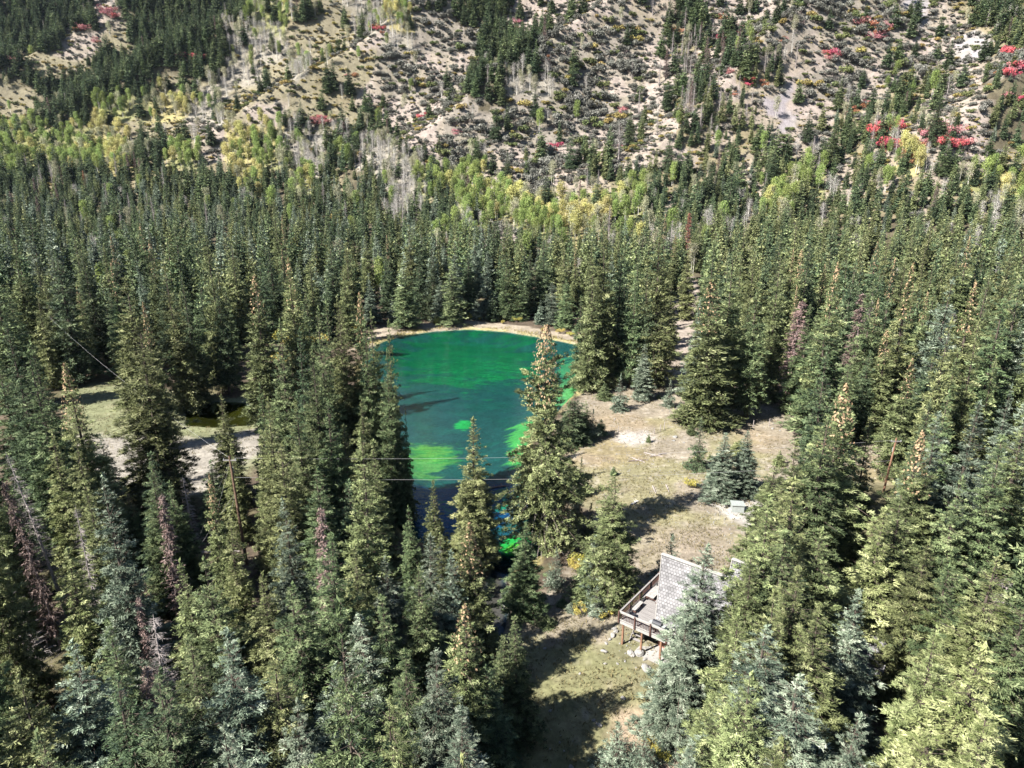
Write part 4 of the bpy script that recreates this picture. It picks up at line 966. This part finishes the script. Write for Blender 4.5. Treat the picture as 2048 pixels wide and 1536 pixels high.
def roof(x0, x1, yr, zr, half, ze, prow=1.2, prow2=.0, rows=14):
    """two steep slopes laid in stepped shingle courses, so the surface has real edges"""
    par = bpy.data.meshes.new("roof"); bm = bmesh.new(); uvl = bm.loops.layers.uv.new("UVMap")
    for side in (-1, 1):
        sl = math.hypot(half, zr - ze); nx_, nz_ = (zr - ze) / sl, half / sl
        for k in range(rows):
            f0, f1 = k / rows, (k + 1) / rows + .012
            def pt(f, end, off):
                y = yr + side * (half * f + nx_ * off); z = zr - (zr - ze) * f + nz_ * off
                x = (x0 + prow * f) if end == 0 else (x1 - prow2 * f)
                return (x, y, z)
            q = [pt(f0, 0, .02), pt(f0, 1, .02), pt(f1, 1, .075), pt(f1, 0, .075)]
            lo = [pt(f1, 0, .075), pt(f1, 1, .075), pt(f1, 1, -.03), pt(f1, 0, -.03)]
            for qq, uv in ((q, True), (lo, False)):
                if side > 0: pass
                vs = [bm.verts.new(p) for p in (qq if side > 0 else qq)]
                f = bm.faces.new(vs)
                for l, (uu, vv) in zip(f.loops, ((q[0][0], f0 * sl), (q[1][0], f0 * sl), (q[2][0], f1 * sl), (q[3][0], f1 * sl))): l[uvl].uv = (uu, vv)
        # sheathing below
        a_, b_, c_, d_ = [(x0 + prow * f if e == 0 else x1 - prow2 * f, yr + side * half * f - side * .06, zr - (zr - ze) * f - .12) for f, e in ((0, 0), (0, 1), (1, 1), (1, 0))]
        f = bm.faces.new([bm.verts.new(p) for p in (a_, b_, c_, d_)])
    bm.to_mesh(par); bm.free(); par.materials.append(sh_m)
    o = link("roof", par, cab)
    a = Acc()
    a.beam((x0 - .05, yr - .1, zr + .1), (x1, yr - .1, zr + .1), .30, .05); a.beam((x0 - .05, yr + .13, zr + .06), (x1, yr + .13, zr + .06), .28, .05)
    child(a, "ridge_cap", 'wood_pale', o)
    a = Acc()
    for side in (-1, 1): a.beam((x0 - .03, yr + side * .02, zr + .02), (x0 + prow - .03, yr + side * half, ze), .06, .22)
    child(a, "barge_board", 'wood_pale', o)
    return o
roof(1.5, 9.2, 5.3, 8.3, 3.3, 2.75, 1.3)
roof(8.0, 16.5, 6.7, 9.5, 4.5, 2.9, .7, .3)
roof(15.2, 22.0, 9.6, 6.6, 3.4, 3.0, .2, .2, 9)
a = Acc(); a.box((6.2, 5.3, 1.4), (6.2, 6.0, 2.9)); a.box((12.2, 6.7, 1.5), (8.0, 8.2, 3.1)); a.box((18.6, 9.6, 1.6), (6.2, 6.2, 3.3)); child(a, "lower_wall", 'wall_red', cab)
a = Acc()      # the glazed gable wall behind the prow
for (x, yc, zt, hw) in ((3.1, 5.3, 7.9, 2.9), (8.9, 6.7, 9.1, 4.0)):
    v = np.array([[x, yc - hw, 2.95], [x, yc + hw, 2.95], [x, yc + .05, zt], [x, yc - .05, zt]]); a.quads(v[None])
    a.quads((v + [.12, 0, 0])[None][:, ::-1])
g_ = child(a, "gable_wall", 'wood_brown', cab)
a = Acc(); a.box((3.07, 4.6, 4.1), (.06, 1.0, 1.5)); w_ = child(a, "window", 'glass', cab)
a = Acc()
for dy in (-.55, .55): a.box((3.04, 4.6 + dy, 4.1), (.09, .1, 1.7))
for dz in (-.8, .8): a.box((3.045, 4.6, 4.1 + dz), (.09, 1.2, .1))
child(a, "frame", 'wood_pale', w_)
a = Acc(); a.box((3.06, 6.1, 4.0), (.07, 1.0, 2.0)); d_ = child(a, "door", 'wood_orange', cab)
a = Acc(); a.box((2.99, 6.5, 3.95), (.07, .06, .18)); child(a, "handle", 'metal_black', d_)
dk = link("deck", (lambda a: ([a.box((.08 + k * .145 + .07, 4.2, 3.0), (.135, 8.4, .045)) for k in range(21)], [a.box((3.2 + k * .145, 1.05, 3.0), (.135, 2.1, .045)) for k in range(22)], a.mesh("deck", [M['wood_grey']]))[-1])(Acc()), cab)
a = Acc(); a.box((3.3, .03, 2.84), (6.6, .07, .28)); a.box((.03, 4.2, 2.84), (.07, 8.3, .28))
for k in range(6): a.box((.6 + k * 1.1, 1.05 if k > 2 else 4.2, 2.86), (.06, 2.0 if k > 2 else 8.2, .2))
child(a, "joists", 'wood_pale', dk)
for (px, py) in ((.25, .35), (2.3, .3), (4.3, .3), (.25, 4.0), (.25, 7.8), (6.3, .3)):
    a = Acc(); a.box((px, py, 1.35), (.17, .17, 2.8)); child(a, "support_post", 'wood_orange', dk)
rl = Acc()
rl.box((3.25, 0, 4.06), (6.7, .16, .06)); rl.box((3.25, 0, 3.16), (6.6, .07, .07)); rl.box((3.25, 0, 3.92), (6.6, .05, .09))
rail = child(rl, "railing", 'wood_pale', dk)
rl = Acc(); rl.box((0, 4.28, 4.06), (.16, 8.4, .06)); rl.box((0, 4.2, 3.16), (.07, 8.2, .07)); rl.box((0, 4.2, 3.92), (.05, 8.2, .09)); child(rl, "side_railing", 'wood_grey', dk)
a = Acc()
for k in range(38): a.box((.25 + k * .165, 0, 3.54), (.035, .035, .72))
for k in range(50): a.box((0, .2 + k * .165, 3.54), (.035, .035, .72))
child(a, "balusters", 'wood_brown', dk)
for (px, py) in ((0, 0), (1.65, 0), (3.3, 0), (4.95, 0), (6.5, 0), (0, 2.1), (0, 4.2), (0, 6.3), (0, 8.3)):
    a = Acc(); a.box((px - (.06 if px == 0 else 0), py - (.06 if py == 0 else 0), 3.45), (.15, .15, 1.3)); child(a, "rail_post", 'wood_brown', dk)
st = Acc()
for k in range(7): st.box((1.1 + .02 * k, 1.6 - .0 * k + k * .28, .35 + k * .37), (1.1, .3, .05))
st.beam((.52, 1.4, .1), (.62, 3.6, 2.9), .05, .24); st.beam((1.68, 1.4, .1), (1.78, 3.6, 2.9), .05, .24)
child(st, "stairs", 'wood_grey', cab)
a = Acc(); a.box((3.4, 1.5, .10), (3.4, 3.2, .16)); tag(link("patio", (a.mesh("patio", [M['concrete']]))), kind="structure").matrix_world = Matrix.Translation((CO[0], CO[1], 0)) @ Matrix.Rotation(CRZ, 4, 'Z')
def on_deck(name, x, y, rz=0, z=3.025):
    X, Y = loc(x, y); return empty(name, (X, Y, z), CRZ + rz)
tb = on_deck("picnic_table", 1.0, 5.3)
tag(tb, "weathered picnic table with attached benches on the cabin deck", "picnic table")
a = Acc()
for k in range(5): a.box((-.34 + k * .17, 0, .75), (.155, 2.2, .045))
child(a, "table_top", 'wood_pale', tb)
for sx in (-1, 1):
    a = Acc(); a.box((sx * .72 - .07, 0, .44), (.13, 2.2, .045)); a.box((sx * .72 + .08, 0, .44), (.13, 2.2, .045)); child(a, "seat", 'wood_grey', tb)
for sy in (-.8, .8):
    a = Acc(); a.beam((-.78, sy, .38), (.78, sy, .38), .05, .1); a.beam((-.62, sy + .06, 0), (-.22, sy + .06, .72), .05, .1); a.beam((.62, sy + .06, 0), (.22, sy + .06, .72), .05, .1); child(a, "trestle", 'wood_brown', tb)
be = on_deck("bench", .55, 2.6)
tag(be, "long pale plank bench beside the deck's pond railing", "bench")
a = Acc(); a.box((-.1, 0, .44), (.17, 1.7, .045)); a.box((.09, 0, .44), (.17, 1.7, .045)); child(a, "seat", 'wood_pale', be)
for sy in (-.65, .65):
    a = Acc(); a.box((0, sy, .21), (.34, .07, .42)); child(a, "leg", 'wood_brown', be)
ch = on_deck("deck_chair", .75, 1.1, .5)
tag(ch, "dark metal chair in the deck corner behind the bench", "chair")
a = Acc(); a.box((0, 0, .43), (.5, .5, .04)); child(a, "seat", 'metal_black', ch)
a = Acc(); a.beam((-.24, -.22, .43), (-.32, -.22, .95), .03, .03); a.beam((-.24, .22, .43), (-.32, .22, .95), .03, .03)
for k in range(4): a.box((-.26 - .018 * k, 0, .55 + .12 * k), (.02, .44, .05))
child(a, "backrest", 'metal_black', ch)
for sx in (-.22, .22):
    for sy in (-.22, .22):
        a = Acc(); a.box((sx, sy, .21), (.03, .03, .42)); child(a, "leg", 'metal_black', ch)
gr = on_deck("grill", 3.6, .75)
tag(gr, "black lidded gas grill at the roof end of the cabin deck", "grill")
a = Acc(); a.box((0, 0, .45), (.8, .5, .62)); child(a, "cabinet", 'metal_black', gr)
a = Acc(); th = np.linspace(0, math.pi, 9)
for k in range(8):
    y0, z0, y1, z1 = -.3 * math.cos(th[k]), .80 + .32 * math.sin(th[k]), -.3 * math.cos(th[k + 1]), .80 + .32 * math.sin(th[k + 1])
    a.quads([[(-.45, y0, z0), (.45, y0, z0), (.45, y1, z1), (-.45, y1, z1)]]); a.quads([[(-.45, y0, z0), (-.45, y1, z1), (-.45, 0, .8), (-.45, 0, .8)], [(.45, y0, z0), (.45, y1, z1), (.45, 0, .8), (.45, 0, .8)]])
child(a, "lid", 'metal_black', gr)
for sx in (-1, 1):
    a = Acc(); a.box((sx * .62, 0, .78), (.38, .42, .04)); child(a, "side_shelf", 'metal_grey', gr)
a = Acc(); a.tube([(-.35, -.34, .86), (.35, -.34, .86)], [.015, .015]); child(a, "handle", 'metal_grey', gr)

# ------------------------------------------------------------------ utility box and its low companion
x, y = P(1474, 1022); bx = empty("utility_box", (x, y, gz1(x, y)), -.12)
tag(bx, "pale grey green steel transformer cabinet on the white gravel pad", "utility box")
a = Acc(); a.box((0, 0, .52), (1.55, 1.25, 1.1)); child(a, "cabinet", 'metal_grey', bx)
a = Acc(); a.box((-.02, -.02, 1.11), (1.75, 1.45, .09))
for k in range(6): a.box((-.65 + k * .26, -.02, 1.165), (.05, 1.4, .03))
child(a, "lid", 'metal_grey', bx)
a = Acc(); a.box((.25, .05, -.05), (2.5, 1.9, .16)); child(a, "base_pad", 'concrete', bx)
a = Acc(); a.box((.785, 0, .5), (.03, 1.1, .9)); child(a, "door", 'metal_black', bx)

# ------------------------------------------------------------------ utility poles, guys and the lines across the pond
def top_of(u, v, vb, ub=None):
    y = P(1024, vb)[1]; d = ray(u, v); t = y / d[1]; return np.array([d[0] * t, y, CAMH + d[2] * t])
TL = top_of(465, 912, 1130); TR = top_of(1786, 876, 985)
def pole(T, mat, lab, lean=0.0, rt=.12, rb=.19):
    x, y = T[0], T[1]; z = gz1(x, y); o = empty("utility_pole", (x, y, z)); H = T[2] - z
    a = Acc(); zz = np.linspace(-.5, H, 7); a.tube(np.stack([lean * zz / H, 0 * zz, zz], 1), np.linspace(rb, rt, 7), 0, 10); child(a, "shaft", mat, o)
    a = Acc(); a.box((lean, -.05, H - .5), (1.5, .1, .12)); child(a, "crossarm", 'wood_grey', o)
    for k in (-.65, 0.05, .65):
        a = Acc(); a.tube([(lean + k, -.05, H - .44), (lean + k, -.05, H - .26)], [.06, .04], 0, 8); child(a, "insulator", 'metal_grey', o)
    a = Acc(); a.tube([(lean, .25, H - 2.2), (lean, .25, H - 1.5)], [.16, .16], 0, 10); child(a, "equipment_can", 'metal_grey', o)
    tag(o, lab, "utility pole"); return z, H
pole(TL, 'wood_polebrown', "tall brown utility pole with guy wires among spruces by the lawn", -.35)
pole(TR, 'wood_orange', "orange timber utility pole between spruces beside the meadow", .5, .11, .16)
def wire(p0, p1, sag, lab, r=.016, name="power_line", cat="cable", grp="cables of the power line"):
    p0 = np.array(p0, float); p1 = np.array(p1, float); t = np.linspace(0, 1, 33)[:, None]
    pts = p0 * (1 - t) + p1 * t; pts[:, 2] -= (4 * sag * t * (1 - t))[:, 0]
    a = Acc(); a.tube(pts, np.full(33, r), 0, 4); return tag(link(name, a.mesh(name, [M['wire']])), lab, cat, grp)
wire(TL + [-.35, 0, -.25], TR + [.5, 0, -.3], 1.0, "upper of the cables strung across the pond", .011)
wire(TL + [-.2, 0, -2.6], TR + [.4, 0, -3.4], 1.3, "lowest of the cables strung across the pond", .012)
far_l = np.array([-95., 142., 15.])
wire(TL + [-.35, 0, -.25], far_l, 1.2, "cable running from the brown pole over the lawn", .009)
for i, (dx, dy, zt, lab) in enumerate(((-7.5, 3.0, -.4, "outermost"), (-5.5, 1.5, -.5, "upper inner"), (-7.0, 1.0, -4.6, "lower outer"), (-3.6, .5, -4.8, "innermost"))):
    g = gz1(TL[0] + dx, TL[1] + dy); wire(TL + [-.3, 0, zt], (TL[0] + dx, TL[1] + dy, g), 0, lab + " guy wire staying the brown utility pole", .009, "guy_wire", "guy wire", "guy wires of the brown pole")

# ------------------------------------------------------------------ logs, fence posts, boulders
def log(u0, v0, u1, v1, r, lab, z0=None, mat='deadwood', name="fallen_log"):
    p0 = P(u0, v0); p1 = P(u1, v1); n = 9; t = np.linspace(0, 1, n)[:, None]; pts = np.array(p0) * (1 - t) + np.array(p1) * t
    zz = (gz(pts[:, 0], pts[:, 1]) if z0 is None else np.full(n, z0)) + r * .7
    c = np.array([pts[0][0], pts[0][1], 0]); P3 = np.concatenate([pts, zz[:, None]], 1) - c
    P3[:, 1] += .08 * np.sin(np.arange(n) * 1.3); a = Acc(); a.tube(P3, r * np.linspace(1, .6, n), 0, 7)
    for k in (2, 4, 5, 7): a.sticks([P3[k]], [P3[k] + np.array([.25 * (-1) ** k, .2, .35])], .3 * r, .1 * r)
    tag(link(name, a.mesh(name, [M[mat]]), None, tuple(c)), lab, "log")
log(1300, 912, 1332, 905, .13, "bleached log lying on the dry grass above the deadwood heap"); log(1288, 903, 1326, 912, .09, "thin grey pole crossing the bleached log in the meadow")
log(1258, 922, 1296, 918, .10, "dark branchy log in the deadwood heap of the meadow", None, 'darkdead'); log(1262, 914, 1290, 924, .10, "forked grey log in the meadow beside the dark one")
log(955, 975, 1012, 968, .22, "dark sunken log across the shaded end of the pond", WATER_Z - .1, 'darkdead')
log(1008, 1203, 1019, 1228, .2, "pale split log leaning on the stream bank", None, 'aspenbark')
log(1262, 1012, 1276, 1004, .16, "short white log at the edge of the meadow shadow", None, 'aspenbark')
log(1720, 1366, 1795, 1360, .22, "reddish log edging the bare soil past the cabin", None, 'wood_orange')
log(265, 1010, 350, 1030, .14, "grey log on the shaded ground under the lawn spruces"); log(380, 1080, 470, 1072, .15, "bleached log across the litter near the brown pole"); log(395, 1108, 480, 1104, .13, "second bleached log lower on the litter near the pole")
log(1305, 972, 1312, 988, .09, "short bleached stick in the middle of the meadow", None, 'deadwood'); log(1332, 970, 1338, 984, .09, "broken white stick beside the short bleached one", None, 'deadwood')
for i, (u, v, h) in enumerate(((1320, 862, 1.3), (1328, 858, 1.4), (1308, 866, 1.0), (1475, 856, 1.0), (1506, 854, 1.2), (1538, 852, 1.3), (1236, 862, 1.0))):
    x, y = P(u, v); a = Acc(); a.tube([(0, 0, -.2), (.03, 0, h * .5), (.05, .02, h)], [.07, .065, .055], 0, 7); a.box((.05, .02, h), (.12, .12, .04))
    tag(link("fence_post", a.mesh("fence_post", [M['deadwood']]), None, (x, y, gz1(x, y))), "%s old wooden fence post on the meadow, %s" % (("low", "tall", "short", "stubby", "leaning", "grey", "lone")[i], percent(u, v)), "fence post", "old fence posts in the meadow")
ROCKS = []
for s_ in range(5):
    bm = bmesh.new(); bmesh.ops.create_icosphere(bm, subdivisions=3, radius=.5)
    for v in bm.verts:
        n = float(fbm(v.co.x * 2.1 + s_ * 7, v.co.y * 2.1 + v.co.z * 1.7, s_ + 60, 3)); v.co *= .5 + 1.0 * n
        v.co.x = round(v.co.x / .11) * .11 * .6 + v.co.x * .4; v.co.z = round(v.co.z / .13) * .13 * .5 + v.co.z * .4
    me_ = bpy.data.meshes.new("boulder"); bm.to_mesh(me_); bm.free(); me_.materials.append(M['rock']); ROCKS.append(me_)
for (u, v, s) in [(1351, 873, 1.1), (1348, 880, .6), (1368, 884, .5), (1260, 1310, 1.2), (1278, 1311, 1.5), (1225, 1275, .8), (1232, 1268, .6), (1220, 1282, .6), (1208, 1306, .8), (1290, 1322, .6), (1246, 1285, .5), (1292, 1341, 1.3), (1245, 1396, .6), (1198, 1448, .7), (1228, 1262, .7), (1212, 1290, .5),
                  (1180, 845, .5), (1230, 838, .5), (1275, 790, .7), (1285, 797, .5), (1262, 795, .6), (1210, 1330, .4), (1250, 1325, .4), (1320, 1400, .5), (1143, 1535, .8), (1390, 990, .5), (1410, 996, .45), (1430, 1003, .4), (1500, 1046, .5), (1530, 1068, .6), (1235, 1330, .35), (1188, 1440, .4), (1100, 1420, .4), (1160, 1350, .35), (1090, 1300, .4), (1545, 858, .6), (1560, 862, .4), (845, 658, .5), (870, 655, .4)]:
    x, y = P(u, v); o = link("boulder", ROCKS[int(R2.integers(0, 5))]); s *= .78; o.location = (x, y, gz1(x, y) + .12 * s); o.rotation_euler = (R2.uniform(0, .4), 0, R2.uniform(0, 6.3)); o.scale = (s, s * R2.uniform(.6, .9), s * R2.uniform(.45, .7))
    tag(o, uniq("%s pale boulder %s, %s" % ("large" if s > 1 else "middling" if s > .55 else "small", "below the deck" if (v > 1240 and u > 1190) else "on the grass", percent(u, v))), "boulder", "pale boulders in the grass")

# ------------------------------------------------------------------ grass, sedge, stones
def tufts(name, mat, pgs, n, hmin, hmax, lab, cat, bladeW=.05, k=4, cond=None, seed=5):
    r = np.random.default_rng(seed); allp = np.concatenate(pgs); lo = allp.min(0); hi = allp.max(0)
    q = r.uniform(lo, hi, (n, 2)); m = np.zeros(n, bool)
    for pg in pgs: m |= inpoly(q[:, 0], q[:, 1], pg)
    if cond is not None: m &= cond(q[:, 0], q[:, 1], r)
    q = q[m]; z = gz(q[:, 0], q[:, 1]); ok = z > WATER_Z - .1; q = q[ok]; z = z[ok]; a = Acc(); base = np.concatenate([q, z[:, None]], 1); tn = np.clip(.45 + .3 * r.normal(size=len(q)), 0, 1)
    for j in range(k):
        h = r.uniform(hmin, hmax, len(q)); d = unit(np.stack([r.normal(0, .45, len(q)), r.normal(0, .45, len(q)), np.ones(len(q))], 1)); off = np.concatenate([r.normal(0, .10, (len(q), 2)), np.zeros((len(q), 1))], 1)
        a.leaves(base + off + d * h[:, None] * .42, d, unit(r.normal(size=(len(q), 3)) * [1, 1, .2]), h, bladeW * (h / hmax) * r.uniform(.7, 1.6, len(q)), np.clip(tn + r.normal(0, .12, len(q)), 0, 1), 0)
    return tag(link(name, a.mesh(name, [M[mat]])), lab, cat, kind="stuff")
def patchy(x, y, r): return r.random(len(x)) < (.25 + 1.1 * sstep((fbm(x / 3.1, y / 3.1, 77) - .42) * 5)) * np.clip((115 - y) / 50, .25, 1)
tufts("meadow_grass", 'grass', [MEADOW, LAWN], 230000, .12, .42, "tufts of dry autumn grass over the meadow and the lawn", "grass", .07, 3, patchy)
tufts("pond_sedge", 'sedge', [BANK], 20000, .3, .8, "yellow green sedge fringing the far shore of the pond", "sedge", .06, 4, lambda x, y, r: np.abs(sdist(x, y, POND) + 1.3) < (.3 + 2.6 * sstep((fbm(x / 4, y / 4, 99) - .35) * 4)) * r.random(len(x)), 6)
r = np.random.default_rng(9); q = r.uniform(MEADOW.min(0), MEADOW.max(0), (16000, 2)); m = inpoly(q[:, 0], q[:, 1], MEADOW) & (r.random(16000) < sstep((fbm(q[:, 0] / 5, q[:, 1] / 5, 88) - .45) * 6)); q = q[m]
q = np.concatenate([q, r.uniform(BOXPAD.min(0), BOXPAD.max(0), (500, 2))]); z = gz(q[:, 0], q[:, 1]); a = Acc(); s_ = r.uniform(.04, .16, len(q))
c = np.concatenate([q, (z + .02)[:, None]], 1)
for nrm_ in ((0, 0, 1.), (-.8, -.3, .4), (.3, -.9, .3)):
    a.leaves(c + np.array(nrm_) * s_[:, None] * .4, unit(np.cross(np.array(nrm_), r.normal(size=(len(q), 3)))), np.tile(nrm_, (len(q), 1)) + 0., s_ * 1.3, s_)
tag(link("loose_stones", a.mesh("loose_stones", [M['rock']])), "pale loose stones scattered over the dry meadow", "stones", kind="stuff")

# ------------------------------------------------------------------ the air itself
hm = bpy.data.materials.new("haze_air"); hm.use_nodes = True; hn = hm.node_tree; hn.nodes.clear()
ho = N(hn, "ShaderNodeOutputMaterial"); hv_ = N(hn, "ShaderNodeVolumePrincipled"); hv_.inputs["Color"].default_value = (.72, .84, 1, 1); hv_.inputs["Density"].default_value = .00002; hv_.inputs["Anisotropy"].default_value = .3
hn.links.new(hv_.outputs[0], ho.inputs["Volume"])
zlo = float(GZ.min()) - 1.5; zhi = float(max(GZ.max(), CAMH)) + 30
a = Acc(); a.box((0, 690, (zlo + zhi) / 2), (2300, 1900, zhi - zlo)); tag(link("haze", a.mesh("haze", [hm])), kind="stuff")
